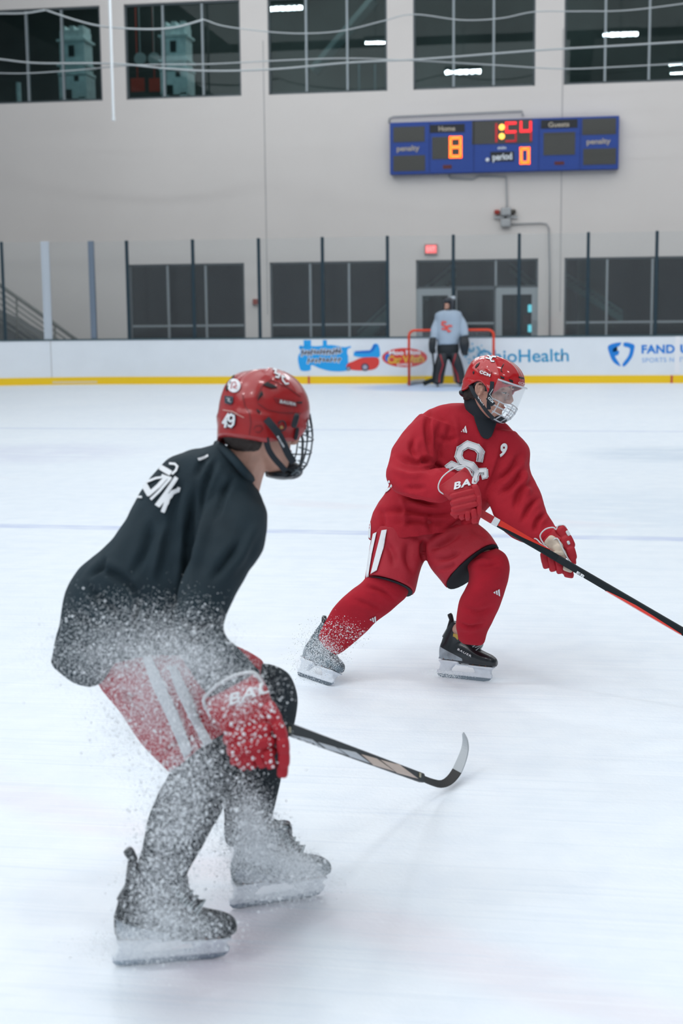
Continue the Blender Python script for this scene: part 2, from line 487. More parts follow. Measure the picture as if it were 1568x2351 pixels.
# expansion joints in the far wall
M_JOINT = mat('wall_joint', (0.42, 0.41, 0.41), 0.9)
for i, px in enumerate((611, 1288)):
    a = xz(px, 500); bm = bmesh.new(); add_box(bm, (a[0], YW - 0.004, (z_lo1 + z_up0) / 2 + 0), (0.02, 0.012, z_up0 - 0.2))
    tag(bm_obj('trim_%d' % (i + 1), bm, M_JOINT), kind='structure')
# other walls and ceiling (they bounce the light)
M_WALL2 = mat('side_wall_paint', (0.45, 0.46, 0.47), 0.9)
M_CEIL = mat('dark_ceiling_deck', (0.10, 0.115, 0.12), 0.9, noise_amt=0.3, noise_scale=1.0)
bm = bmesh.new(); add_box(bm, (-22.1, 12, HT / 2), (0.2, 70, HT)); tag(bm_obj('wall_left', bm, M_WALL2), kind='structure')
bm = bmesh.new(); add_box(bm, (22.1, 12, HT / 2), (0.2, 70, HT)); tag(bm_obj('wall_right', bm, M_WALL2), kind='structure')
bm = bmesh.new(); add_box(bm, (0, -14.1, HT / 2), (44, 0.2, HT)); tag(bm_obj('wall_back', bm, M_WALL2), kind='structure')
bm = bmesh.new(); add_box(bm, (0, 14, HT + 0.1), (44.4, 66, 0.2)); tag(bm_obj('ceiling', bm, M_CEIL), kind='structure')

# ---- lobby behind the windows
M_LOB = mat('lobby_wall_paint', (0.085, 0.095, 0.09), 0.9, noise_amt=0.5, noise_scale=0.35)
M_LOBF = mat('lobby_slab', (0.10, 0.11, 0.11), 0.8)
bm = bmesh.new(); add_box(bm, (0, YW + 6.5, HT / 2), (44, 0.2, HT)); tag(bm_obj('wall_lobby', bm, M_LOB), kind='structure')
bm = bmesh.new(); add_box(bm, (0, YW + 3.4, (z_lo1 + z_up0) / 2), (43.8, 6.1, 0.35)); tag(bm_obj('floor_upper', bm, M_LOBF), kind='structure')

# ---- windows
M_FRAME = mat('window_aluminium', (0.30, 0.34, 0.36), 0.5, metal=0.3)
M_FRAMED = mat('window_frame_dark', (0.09, 0.11, 0.12), 0.6)
M_WGL = glass_mat('window_glass', (0.60, 0.72, 0.73), 0.045)
def window(idx, x0, x1, z0, z1, mull, bars=(), fr=0.05):
    e = empty('window_%d' % idx, ((x0 + x1) / 2, YW + 0.05, z0), kind='structure')
    b = bmesh.new(); y = YW + 0.09
    add_box(b, ((x0 + x1) / 2, y, z0 + fr / 2), (x1 - x0, .1, fr)); add_box(b, ((x0 + x1) / 2, y, z1 - fr / 2), (x1 - x0, .1, fr))
    add_box(b, (x0 + fr / 2, y, (z0 + z1) / 2), (fr, .1, z1 - z0)); add_box(b, (x1 - fr / 2, y, (z0 + z1) / 2), (fr, .1, z1 - z0))
    bm_obj('window_frame', b, M_FRAMED, e)
    for mx in mull:
        b = bmesh.new(); add_box(b, (mx, y, (z0 + z1) / 2), (0.055, .1, z1 - z0 - 0.02)); bm_obj('mullion', b, M_FRAME, e)
    for bz in bars:
        b = bmesh.new(); add_box(b, ((x0 + x1) / 2, y, bz), (x1 - x0 - 0.02, .08, 0.055)); bm_obj('transom', b, M_FRAME, e)
    b = bmesh.new(); add_box(b, ((x0 + x1) / 2, y + 0.02, (z0 + z1) / 2), (x1 - x0 - 0.01, .012, z1 - z0 - 0.01)); bm_obj('pane', b, M_WGL, e)
    return e
mull_up = [(62, 143), (375, 465), (703, 797), (1041, 1133), (1389, 1490)]
for i, ((a, b_), ml) in enumerate(zip(ups, mull_up)):
    window(i + 1, a, b_, z_up0, z_up1, [xz(m, 150)[0] for m in ml])
mull_lo = [(385, 472), (712, 801), None, (1393, 1497)]
zbar = xz(784, 745)[1]
for i, ((a, b_), ml) in enumerate(zip(los, mull_lo)):
    if ml is None: continue
    window(6 + i, a, b_, 0.0, z_lo1, [xz(m, 680)[0] for m in ml], [zbar])
# entrance: transom glass over two glazed doors
a, b_ = los[2]; zt = xz(1100, 661)[1]
dL = (a, xz(1042, 700)[0]); dR = (xz(1138, 700)[0], b_)
e = window(8, a, b_, zt, z_lo1, [xz(1138, 630)[0]])
for k, (u, v_) in enumerate((dL, dR)):
    e = empty('door_%d' % (k + 1), ((u + v_) / 2, YW + 0.05, 0), kind='structure')
    b = bmesh.new(); y = YW + 0.09; fw = 0.16
    add_box(b, (u + fw / 2, y, zt / 2), (fw, .08, zt)); add_box(b, (v_ - fw / 2, y, zt / 2), (fw, .08, zt))
    add_box(b, ((u + v_) / 2, y, zt - .09), (v_ - u - 2 * fw, .08, .18)); add_box(b, ((u + v_) / 2, y, .12), (v_ - u - 2 * fw, .08, .24))
    bm_obj('door_frame', b, mat('door_aluminium', (0.36, 0.40, 0.42), 0.45, metal=0.3), e)
    b = bmesh.new(); add_box(b, ((u + v_) / 2, y + .02, zt / 2), (v_ - u - 2 * fw, .012, zt - .42)); bm_obj('pane', b, M_WGL, e)
    b = bmesh.new(); add_tube(b, [(v_ - fw * .6, y - .1, .95), (v_ - fw * .6, y - .1, 1.35)], .02); bm_obj('door_handle', b, M_FRAME, e)
    b = bmesh.new()
window(10, dL[1], dR[0], 0.0, zt, [xz(1042 + 4, 700)[0]], [zbar])

# ---- things inside the lobby seen through the glass
def L2(px, py, off): return Wy(px, py, YW + off)
M_STAIR = mat('lobby_stair_steel', (0.34, 0.44, 0.42), 0.7)
M_STEP = mat('pale_plaster', (0.55, 0.50, 0.45), 0.8)
def stair(px0, py0, px1, py1, off, label, thick=0.35):
    p0, p1 = L2(px0, py0, off), L2(px1, py1, off)
    e = empty('staircase', (p1.x, p1.y, min(p0.z, p1.z)), label, 'stairs')
    b = bmesh.new(); d = Vector((0, 0, -thick))
    for yy in (0, 1.0):
        b = bmesh.new(); add_prism(b, [p0 + Vector((0, yy, 0)), p1 + Vector((0, yy, 0)), p1 + d + Vector((0, yy, 0)), p0 + d + Vector((0, yy, 0))], (0, .06, 0)); bm_obj('stringer', b, M_STAIR, e)
    b = bmesh.new()
    for k in range(14):
        q = p0.lerp(p1, (k + .5) / 14); add_box(b, (q.x, q.y + .5, q.z - .12), (abs(p1.x - p0.x) / 14 + .02, 1.0, .05))
    bm_obj('tread', b, M_LOBF, e)
    lo = p0 if p0.z < p1.z else p1; hi = p1 if p0.z < p1.z else p0
    b = bmesh.new()
    for k in (.15, .85):
        q = lo.lerp(hi, k); add_tube(b, [(q.x, q.y + .5, 0), (q.x, q.y + .5, q.z - .1)], .035, 8)
    bm_obj('support', b, M_LOBF, e)
    return e
stair(960, 670, 1040, 605, 1.6, 'dark staircase stringer rising right behind the glass above the left lobby door')
stair(1300, 625, 1430, 712, 1.8, 'green grey staircase descending right behind the rightmost lower window')
stair(820, 760, 893, 690, 2.2, 'grey staircase rising right behind the lower window left of the lobby doors', .5)
stair(1170, 600, 1240, 655, 3.6, 'short dark staircase behind the glass above the right lobby door', .3)
b = bmesh.new(); p0, p1 = L2(1325, 600, 3.6), L2(1388, 780, 3.6)
add_box(b, ((p0.x + p1.x) / 2, p0.y, 1.7), (p1.x - p0.x, .4, 3.4))
tag(bm_obj('column', b, M_STEP), 'pale square column behind the rightmost lower window', 'column')
# drink coolers glowing behind the right door
M_GLOW = mat('cooler_light_tube', (0.5, 0.9, 1), 0.4, emit=(0.25, 0.85, 1.0), estr=1.6)
e = empty('drink_cooler', L2(1217, 780, 2.0), 'dark drink cooler with two cyan lit shelves behind the right lobby door', 'cooler')
p = L2(1214, 735, 2.0)
b = bmesh.new(); add_box(b, (p.x, p.y + .4, 1.0), (.75, .6, 2.0)); bm_obj('cabinet', b, mat('cooler_black', (.03, .03, .035), .5), e)
for yy in (708, 754):
    q = L2(1217, yy, 2.0); b = bmesh.new(); add_bevel_box(b, (q.x, q.y + .06, q.z), (.12, .06, .2), .02); bm_obj('lit_shelf', b, M_GLOW, e)
q = L2(1210, 733, 2.0); b = bmesh.new(); add_bevel_box(b, (q.x, q.y + .06, q.z), (.22, .06, .24), .02); bm_obj('red_panel', b, mat('cooler_red', (.28, .02, .02), .5), e)
# benches and low counters behind the lower windows
for k, (pa, pb, off, lab) in enumerate(((305, 560, 1.2, 'low grey counter behind the leftmost lower window'), (625, 890, 1.2, 'low grey counter behind the lower window left of the lobby doors'),
                                (1300, 1600, 1.2, 'low grey counter behind the rightmost lower window'))):
    p0, p1 = L2(pa, 750, off), L2(pb, 750, off)
    b = bmesh.new(); add_box(b, ((p0.x + p1.x) / 2, p0.y, .9), (p1.x - p0.x, .5, .08)); add_box(b, ((p0.x + p1.x) / 2, p0.y + .05, .43), (p1.x - p0.x - .1, .4, .86))
    tag(bm_obj('counter', b, mat('counter_grey', (.22, .26, .26), .6)), lab, 'counter')

# ---- white tower models and banner behind the upper windows
M_TOWER = mat('tower_white', (0.82, 0.86, 0.85), 0.8, noise_amt=.15, noise_scale=6)
M_TDARK = mat('tower_recess', (0.04, 0.05, 0.05), 0.9)
def tower(pxc, pyb, pyt, off, lab, wpx=62):
    pb = L2(pxc, pyb, off); pt = L2(pxc, pyt, off); wd = (L2(pxc + wpx / 2, pyb, off).x - L2(pxc - wpx / 2, pyb, off).x)
    zf = (z_lo1 + z_up0) / 2 + .175
    H = pt.z - pb.z; e = empty('tower_model', (pb.x, pb.y, pb.z), lab, 'tower model')
    b = bmesh.new()
    add_box(b, (pb.x, pb.y, pb.z + H * .19), (wd, wd, H * .30)); add_box(b, (pb.x - wd * .33, pb.y, pb.z + H * .02), (wd * .24, wd, H * .08)); add_box(b, (pb.x + wd * .33, pb.y, pb.z + H * .02), (wd * .24, wd, H * .08))
    add_box(b, (pb.x, pb.y, pb.z + H * .37), (wd * 1.05, wd * 1.05, H * .035))
    add_box(b, (pb.x, pb.y, pb.z + H * .43), (wd * .92, wd * .92, H * .09)); add_box(b, (pb.x, pb.y, pb.z + H * .48), (wd * 1.08, wd * 1.08, H * .03))
    add_box(b, (pb.x, pb.y, pb.z + H * .64), (wd * .9, wd * .9, H * .30)); add_box(b, (pb.x, pb.y, pb.z + H * .80), (wd * 1.06, wd * 1.06, H * .03))
    add_box(b, (pb.x, pb.y, pb.z + H * .87), (wd * .86, wd * .86, H * .12))
    for sx in (-.33, 0, .33): add_box(b, (pb.x + wd * sx, pb.y, pb.z + H * .955), (wd * .17, wd * .8, H * .07))
    bm_obj('tower_body', b, M_TOWER, e)
    for zz, ww, hh in ((.66, .2, .14), (.30, .16, .07), (.10, .22, .12)):
        b = bmesh.new(); add_box(b, (pb.x + (0 if zz > .4 else wd * .15 * (1 if zz > .2 else -1)), pb.y - wd / 2, pb.z + H * zz), (wd * ww, .04, H * hh)); bm_obj('opening', b, M_TDARK, e)
    b = bmesh.new(); add_box(b, (pb.x, pb.y + wd * .2, (pb.z + zf) / 2), (wd * .9, wd * .5, pb.z - zf)); bm_obj('plinth', b, M_LOBF, e)
tower(179, 238, 62, 1.5, 'white tower shaped model behind the leftmost upper window')
tower(409, 228, 52, 1.5, 'white tower shaped model behind the second upper window from the left')
M_BAN = mat('banner_red', (.42, .06, .04), .8)
M_BANW = mat('banner_pale', (.35, .38, .38), .8)
for k, (pa, pb_) in enumerate(((300, 332), (342, 368))):
    p0, p1 = L2(pa, 180, 3.0), L2(pb_, 210, 3.0); b = bmesh.new(); add_box(b, ((p0.x + p1.x) / 2, p0.y, (p0.z + p1.z) / 2), (p1.x - p0.x, .04, p0.z - p1.z))
    add_box(b, ((p0.x + p1.x) / 2, p0.y, (p0.z + 13.0) / 2), (.03, .03, 13.0 - p0.z))
    tag(bm_obj('banner', b, M_BAN), 'small red banner behind the second upper window, ' + ('left one of the two' if k == 0 else 'right one of the two'), 'banner')
for k, (px, py) in enumerate(((322, 135), (354, 135))):
    p = L2(px, py, 2.2); b = bmesh.new(); bmesh.ops.create_cone(b, cap_ends=True, segments=24, radius1=.17, radius2=.17, depth=.05, matrix=Matrix.Translation(p) @ Matrix.Rotation(math.pi / 2, 4, 'X'))
    add_box(b, (p.x, p.y, (p.z + 13.0) / 2), (.02, .02, 13.0 - p.z))
    tag(bm_obj('round_sign', b, M_BANW), 'grey round hanging sign behind the second upper window, ' + ('the left disc' if k == 0 else 'the right disc'), 'sign')
p = L2(43, 210, .8); b = bmesh.new(); zf = (z_lo1 + z_up0) / 2 + .175
add_tube(b, [(p.x, p.y, zf), (p.x, p.y, xz(43, 178)[1])], .07)
tag(bm_obj('white_post', b, M_TOWER), 'short white vertical post at the bottom left of the leftmost upper window', 'post')
for k, px in enumerate((824, 861)):
    p = L2(px, 150, .8); b = bmesh.new(); add_tube(b, [(p.x, p.y, zf), (p.x, p.y, xz(px, 135)[1])], .03)
    tag(bm_obj('floor_post', b, M_FRAME), 'thin grey vertical post behind the third upper window, ' + ('the left of two' if k == 0 else 'the right of two, nearer the pillar'), 'post')
# diagonal ceiling beam behind the third upper window
p0, p1 = L2(720, 165, 2.5), L2(860, 0, 2.5); b = bmesh.new(); add_tube(b, [p0, p1], .18, 6)
tag(bm_obj('roof_brace', b, mat('brace_grey', (.16, .19, .19), .8)), 'grey diagonal steel brace behind the third upper window', 'brace')

# ---- high bay fixtures: they stand above the rink and show as reflections in the upper windows
M_LAMP = mat('led_lens', (1, 1, 1), .4, emit=(0.85, 0.95, 1.0), estr=230.0)
M_LHOUS = mat('lamp_housing', (.12, .13, .14), .5)
def reflected(px, py, z):
    r = ray(px, py); t = (YW + .1 - CAM.y) / r.y; p = CAM + r * t
    r2 = Vector((r.x, -r.y, r.z)); t2 = (z - p.z) / r2.z
    return p + r2 * t2
for k, (px, py, wpx, z, lab) in enumerate(((655, 19, 84, 10.9, 'topmost in the third upper window'), (862, 98, 52, 10.9, 'beside the pillar in the third upper window'),
                              (1063, 165, 86, 10.9, 'low in the fourth upper window'), (1425, 79, 82, 10.9, 'in the upper middle of the rightmost upper window'),
                              (1556, 148, 40, 10.9, 'at the right edge of the rightmost upper window'), (1556, 168, 34, 10.7, 'lowest at the right edge of the rightmost upper window'))):
    c = reflected(px, py, z); a = reflected(px - wpx / 2, py, z); wd = abs(a.x - c.x) * 2
    e = empty('high_bay_light', c, 'row of white LED lamps mirrored ' + lab, 'ceiling light', 'high bay lights mirrored in the windows')
    b = bmesh.new(); add_bevel_box(b, (c.x, c.y, c.z + .14), (wd, .35, .12), .02); add_tube(b, [(c.x, c.y, c.z + .2), (c.x, c.y, HT - .002)], .012); bm_obj('housing', b, M_LHOUS, e)
    nb = 6
    for j in range(nb):
        b = bmesh.new(); x = c.x + wd * ((j + .5) / nb - .5)
        bmesh.ops.create_uvsphere(b, u_segments=12, v_segments=8, radius=wd / nb * .48, matrix=Matrix.Translation((x, c.y, c.z)) @ Matrix.Diagonal((1, 1, .75, 1)))
        bm_obj('lamp', b, M_LAMP, e, True)

# ---- cables that hold the safety netting, and the hanging rope
M_CAB = mat('net_cable', (0.42, 0.45, 0.46), .8)
YC = YB + 1.0
def cable(pts, lab, r=.022, off=0.0):
    ps = [Wy(x, y, YC + off) for x, y in pts]; ps = [Vector(q) for q in crm([tuple(q) for q in ps], 8)]
    b = bmesh.new(); add_tube(b, ps, r, 6)
    tag(bm_obj('netting_cable', b, M_CAB, None, True), lab, 'cable', 'drooping cables that carry the safety netting')
cable([(-260, -30), (-60, 27), (10, 31), (60, 30), (104, 23)], 'short pale cable end drooping at the top left corner of the picture')
cable([(104, 23), (180, 48), (240, 61), (330, 67), (400, 63), (468, 45)], 'pale cable drooping across the two leftmost upper windows near their tops')
cable([(468, 45), (520, 61), (640, 75), (730, 76), (800, 68), (880, 48), (949, 33), (1060, 46), (1150, 42), (1228, 27), (1330, 26), (1460, 22), (1700, -10)], 'pale thin cable drooping across the upper parts of the right hand upper windows', .014)
cable([(-260, 110), (-60, 130), (0, 136), (90, 145), (260, 146), (390, 158), (500, 163), (640, 158), (800, 144), (980, 135), (1228, 116), (1400, 106), (1700, 88)], 'long pale cable running level across all upper windows at mid height')
cable([(-260, 150), (0, 168), (150, 163), (300, 150), (480, 147), (620, 140), (784, 134), (930, 138), (1130, 149), (1290, 158), (1430, 153), (1700, 138)], 'thin pale cable running just under the long one across the upper windows', .015, .1)
M_ROPE = mat('white_rope', (.75, .78, .80), .8)
p0, p1 = Wy(257, -60, YC - .3), Wy(260.5, 272, YC - .3); b = bmesh.new(); add_tube(b, [(p1.x, p1.y, HT), p1], .035, 8); add_tube(b, [p1 + Vector((0, 0, .03)), p1 - Vector((0, 0, .05))], .045, 8)
tag(bm_obj('hanging_rope', b, M_ROPE), 'white rope hanging straight down between the two leftmost upper windows', 'rope')

# ================================================================== SCOREBOARD
YS = YW - 0.28
M_SB = mat('scoreboard_blue', (0.012, 0.055, 0.30), .45)
M_SBD = mat('scoreboard_dark_panel', (0.055, 0.055, 0.05), .4)
M_SBT = mat('scoreboard_tan_letters', (0.50, 0.44, 0.36), .6)
M_SBW = mat('scoreboard_white_letters', (0.75, 0.8, 0.85), .6)
M_RED = mat('led_red', (.5, .02, .02), .4, emit=(1.0, .02, .03), estr=1.5)
M_REDDIM = mat('led_red_dim', (.14, .01, .015), .5, emit=(.55, .01, .02), estr=.8)
M_ORG = mat('led_orange', (.8, .25, .05), .4, emit=(1.0, .13, .01), estr=2.3)
M_AMB = mat('led_amber', (.9, .5, .1), .4, emit=(1.0, .42, .06), estr=2.4)
def S(px, py, off=0.0): return Wy(px, py, YS - off)
c0, c1, c2, c3 = S(894, 283), S(1421, 264), S(1421, 386), S(896, 403)
x0, x1_, zt_, zb_ = (c0.x + c3.x) / 2, (c1.x + c2.x) / 2, (c0.z + c1.z) / 2, (c2.z + c3.z) / 2
SBD = empty('scoreboard', ((x0 + x1_) / 2, YW, zb_), 'blue hockey scoreboard on the far wall showing :54 above period 0', 'scoreboard')
b = bmesh.new(); add_bevel_box(b, ((x0 + x1_) / 2, YS + .125, (zt_ + zb_) / 2), (x1_ - x0, .25, zt_ - zb_), .02); SBC = bm_obj('case', b, M_SB, SBD)
def srect(pa, y0, pb, y1):
    a, b_ = S(pa, y0), S(pb, y1); return a.x, b_.x, b_.z, a.z
def sbox(name, pa, y0, pb, y1, m, off=.012, parent=None, lab=None):
    a0, a1, za, zb2 = srect(pa, y0, pb, y1); b = bmesh.new()
    add_box(b, ((a0 + a1) / 2, YS - off / 2, (za + zb2) / 2), (a1 - a0, off, abs(zb2 - za))); o = bm_obj(name, b, m, parent or SBD)
    if lab: o['label'] = lab
    return o
b = bmesh.new(); cl = (x0 + x1_) / 2
for (px,) in ((986,), (1088,), (1237,), (1332,)):
    b = bmesh.new(); q = S(px, 330); add_box(b, (q.x, YS - .005, (zt_ + zb_) / 2), (.015, .014, zt_ - zb_ - .02))
    bm_obj('seam', b, mat('scoreboard_seam', (.008, .03, .18), .5), SBD)
for r_ in ((903, 292, 975, 325), (903, 358, 976, 392), (1337, 273, 1414, 308), (1339, 342, 1414, 377), (1084, 278, 1222, 328), (992, 315, 1061, 364), (1248, 305, 1320, 355)):
    sbox('digit_panel', r_[0], r_[1], r_[2], r_[3], M_SBD)
for r_ in ((987, 287, 1067, 303), (1242, 276, 1326, 293)): sbox('name_plate', *r_, mat('scoreboard_plate', (.012, .014, .02), .5))
for r_ in ((1017, 379, 1037, 387), (1273, 371, 1295, 378)): sbox('penalty_lamp', *r_, mat('lamp_off_red', (.12, .02, .02), .5))
sbox('name_plate', 1126, 349, 1180, 370, mat('scoreboard_plate', (.012, .014, .02), .5))
def stext(s, xa, ya, xb, yb, h, m, bold=.01):
    bmx = T2(s, xa, ya, xb, yb, h, bold)
    for v in bmx.verts: v.co = S(v.co.x, v.co.y, .022)
    return bm_obj('lettering', bmx, m, SBD)
stext('Home', 1007, 301, 1045, 300, 11, M_SBT, .02); stext('Guests', 1259, 292, 1307, 290, 11, M_SBT, .02)
stext('penalty', 911, 347, 963, 345, 12, M_SBT, .02); stext('penalty', 1347, 331, 1402, 329, 12, M_SBT, .02)
stext('period', 1131, 368, 1176, 365, 15, M_SBW, .03); stext('min', 1143, 343, 1162, 342, 7, M_SBW, .02)
def seg(x, y, w_, h_, s, segs, m, name='digit', lab=None):
    """seven segment digit, top-left pixel (x,y), width, height, stroke"""
    q = {'a': (x, y, x + w_, y + s), 'g': (x, y + h_ / 2 - s / 2, x + w_, y + h_ / 2 + s / 2), 'd': (x, y + h_ - s, x + w_, y + h_),
         'f': (x, y, x + s, y + h_ / 2), 'e': (x, y + h_ / 2, x + s, y + h_), 'b': (x + w_ - s, y, x + w_, y + h_ / 2), 'c': (x + w_ - s, y + h_ / 2, x + w_, y + h_)}
    b = bmesh.new()
    for k in segs:
        a0, a1, za, zb2 = srect(*q[k][:4]); add_bevel_box(b, ((a0 + a1) / 2, YS - .02, (za + zb2) / 2), (a1 - a0 - .006, .02, abs(zb2 - za) - .006), .006)
    o = bm_obj(name, b, m, SBD)
    if lab: o['label'] = lab
seg(1031, 313, 30, 50, 7, 'abcdefg', M_ORG, lab='lit orange home score digit')
seg(1193, 338, 24, 39, 7, 'abcdef', M_ORG, lab='lit orange period digit zero')
seg(1160, 280, 26, 46, 6, 'afg', M_RED, lab='lit red clock digit five'); seg(1160, 280, 26, 46, 4, 'cd', M_REDDIM)
seg(1193, 278, 28, 46, 6, 'fgb', M_RED, lab='lit red clock digit four'); seg(1193, 278, 28, 46, 4, 'c', M_REDDIM)
seg(1126, 283, 16, 44, 5, 'bc', M_REDDIM)
for yy in (292, 313):
    q = S(1152, yy, .03); b = bmesh.new(); bmesh.ops.create_uvsphere(b, u_segments=14, v_segments=10, radius=.075, matrix=Matrix.Translation(q) @ Matrix.Diagonal((1, .4, 1, 1))); bm_obj('clock_dot', b, M_AMB, SBD, True)
q = S(1119, 367, .03); b = bmesh.new(); bmesh.ops.create_uvsphere(b, u_segments=14, v_segments=10, radius=.05, matrix=Matrix.Translation(q) @ Matrix.Diagonal((1, .4, 1, 1))); bm_obj('indicator', b, M_SBW, SBD, True)
# conduits and the alarm strobe under the board
M_COND = mat('conduit_grey', (.40, .41, .42), .5, metal=.2)
def wpipe(name, pts, r, lab, cat, off=.05, m=None):
    b = bmesh.new(); add_tube(b, [Wy(x, y, YW - off) for x, y in pts], r, 8); return tag(bm_obj(name, b, m or M_COND, None, True), lab, cat)
wpipe('conduit', [(893, 283), (894, 272), (902, 268), (1199, 255), (1200, 266)], .02, 'thin grey conduit looping over the top of the scoreboard', 'conduit')
wpipe('conduit', [(1030, 402), (1034, 409), (1085, 411), (1100, 404), (1162, 406), (1164, 470), (1163, 478)], .022, 'thin grey conduit running down from the scoreboard to the alarm box', 'conduit')
wpipe('conduit', [(1173, 515), (1240, 512), (1255, 514), (1260, 524), (1262, 620), (1262, 790)], .02, 'thin grey conduit running from the alarm box right and down the wall', 'conduit')
e = empty('alarm_unit', Wy(1160, 516, YW - .1), 'small alarm unit with red and dark side lamps below the scoreboard', 'alarm')
for nm, px, py, s, m in (('junction_box', 1162, 486, .26, M_COND), ('junction_box', 1161, 512, .26, M_COND), ('red_lamp', 1141, 487, .14, mat('lamp_red', (.35, .03, .02), .4)), ('dark_lamp', 1178, 486, .14, mat('lamp_dark', (.06, .05, .04), .4))):
    b = bmesh.new(); q = Wy(px, py, YW - .1); add_bevel_box(b, q, (s, .18, s * .8), .04); bm_obj(nm, b, m, e)
b = bmesh.new(); q = Wy(1161, 499, YW - .08); add_box(b, q, (.6, .05, .05)); add_box(b, q, (.06, .05, .4)); bm_obj('bracket', b, M_COND, e)
# exit sign + fire alarm box
e = empty('exit_sign', Wy(989, 583, YW - .05), 'lit red EXIT sign on the wall above the goal', 'sign')
b = bmesh.new(); q = Wy(989.5, 572, YW - .05); add_bevel_box(b, q, (.34, .09, .27), .015); bm_obj('housing', b, mat('exit_housing', (.45, .30, .28), .5), e)
b = bmesh.new(); q = Wy(989.5, 572, YW - .10); add_box(b, q, (.28, .012, .20)); bm_obj('lit_face', b, mat('exit_face', (.9, .2, .2), .5, emit=(1, .10, .10), estr=.85), e)
bt = T2('EXIT', 979.5, 577, 999.5, 576, 10, .02)
for v in bt.verts: v.co = Wy(v.co.x, v.co.y, YW - .112)
bm_obj('lettering', bt, mat('exit_letters', (.9, .5, .5), .5, emit=(1, .30, .28), estr=1.0), e)
b = bmesh.new(); q = Wy(586, 693, YW - .06); add_bevel_box(b, q, (.13, .10, .15), .02)
e = tag(bm_obj('fire_alarm_box', b, mat('alarm_red', (.30, .05, .03), .5)), 'small red fire alarm box on the wall pillar between two lower windows', 'alarm box')
# stair rail at far left behind the glass
YR = YB + 3.0
M_RAIL = mat('stair_rail_grey', (.16, .165, .15), .6)
e = empty('stair_railing', Wy(60, 800, YR), 'dark multi bar handrail sloping down at the left behind the glass', 'railing')
def rail(name, pts, r):
    b = bmesh.new(); add_tube(b, [Wy(x, y, YR) for x, y in pts], r, 8); bm_obj(name, b, M_RAIL, e, True)
rail('handrail', [(-120, 570), (0, 655), (40, 683), (130, 747), (188, 790)], .05)
for k in range(6):
    o_ = 15 + k * 13
    rail('rail_bar', [(-120, 570 + o_ * 1.1), (0, 655 + o_ * 1.05), (100, 727 + o_), (150, 763 + o_)], .018)
for px, y0 in ((38, 680), (126, 744)): rail('rail_post', [(px, y0), (px + 2, y0 + 110)], .03)
b = bmesh.new(); add_prism(b, [Wy(x, y, YR + .1) for x, y in ((-200, 640), (0, 730), (110, 790), (110, 900), (-200, 900))], (0, 1.2, 0)); bm_obj('stair_side', b, mat('stair_side_grey', (.10, .11, .11), .8), e)

# ================================================================== DASHER BOARDS
M_BRD = mat('board_white', (.78, .82, .87), .35, noise_amt=.02, noise_scale=2)
M_KICK = mat('kick_plate_yellow', (.90, .58, .008), .4)
M_CAP = mat('cap_rail_dark', (.05, .09, .11), .4)
M_POST = mat('stanchion_navy', (.010, .032, .048), .5)
M_POSTL = mat('stanchion_aluminium', (.55, .60, .66), .3, metal=.6)
M_PANE = glass_mat('rink_glass', (.965, .975, .975), .04, body=.035)
HB = 1.02; HP = 3.30
# plan line of the boards: straight, then a corner curving toward the camera at the left
xc = Wy(300, 780, YB).x; R_ = 8.5
def bpos(s):
    """point along the boards; s<0 runs into the left corner"""
    if s >= 0: return Vector((xc + s, YB, 0)), Vector((0, -1, 0))
    a = -s / R_
    if a > math.pi / 2:
        return Vector((xc - R_, YB - R_ - (-s - R_ * math.pi / 2), 0)), Vector((1, 0, 0))
    return Vector((xc - R_ * math.sin(a), YB - R_ * (1 - math.cos(a)), 0)), Vector((math.sin(a), -math.cos(a), 0))
ss = [-R_ * math.pi / 2 - 12.0, -R_ * math.pi / 2 - .01] + [-R_ * math.pi / 2 * (1 - k / 40) for k in range(41)] + [2, 4, 6, 8, 10, 12, 14, 16, 18]
DB = empty('dasher_boards', (xc, YB, 0), 'white rink boards with yellow kick plate, adverts and tall glass', 'rink boards')
def strip(name, z0, z1, d0, d1, m):
    b = bmesh.new(); prev = None
    for s in ss:
        p, n = bpos(s)
        r = [b.verts.new(p + n * d + Vector((0, 0, z))) for d, z in ((d0, z0), (d0, z1), (d1, z1), (d1, z0))]
        if prev:
            for k in range(4): b.faces.new((prev[k], prev[(k + 1) % 4], r[(k + 1) % 4], r[k]))
        prev = r
    return bm_obj(name, b, m, DB)
BRDO = strip('board_face', 0.0, HB, 0.0, -.10, M_BRD)
strip('cap_rail', HB, HB + .035, .012, -.14, M_CAP)
strip('kick_plate', 0.0, .17, .015, 0.0, M_KICK)
b = bmesh.new(); p0, p1 = Wy(118, 877, YB - .1), Wy(222, 875, YB - .1)
def arc_s(px):
    s = 0.0
    for _ in range(60):
        q = bpos(s)[0]; s += (px - proj((q.x, q.y, .5))[0]) / 95.0
    return s
b = bmesh.new(); s0, s1 = arc_s(119), arc_s(222); prev = None
for k in range(6):
    p, n = bpos(s0 + (s1 - s0) * k / 5); r = [b.verts.new(p + n * .019 + Vector((0, 0, z))) for z in (.03, .08)]
    if prev: b.faces.new((prev[0], prev[1], r[1], r[0]))
    prev = r
bm_obj('pale_strip', b, mat('pale_kick_repair', (.78, .62, .36), .5), DB)
for px in (118,):
    p, n = bpos(arc_s(px)); b = bmesh.new(); add_box(b, (p.x, p.y - .002, HB / 2), (.012, .01, HB)); bm_obj('panel_joint', b, M_JOINT, DB)
for px in (709, 1542):
    q = Wy(px, 870, YB - .02); b = bmesh.new(); add_box(b, (q.x, YB - .019, .085), (.045, .01, .17)); bm_obj('red_mark', b, mat('kick_red_mark', (.55, .07, .05), .5), DB)
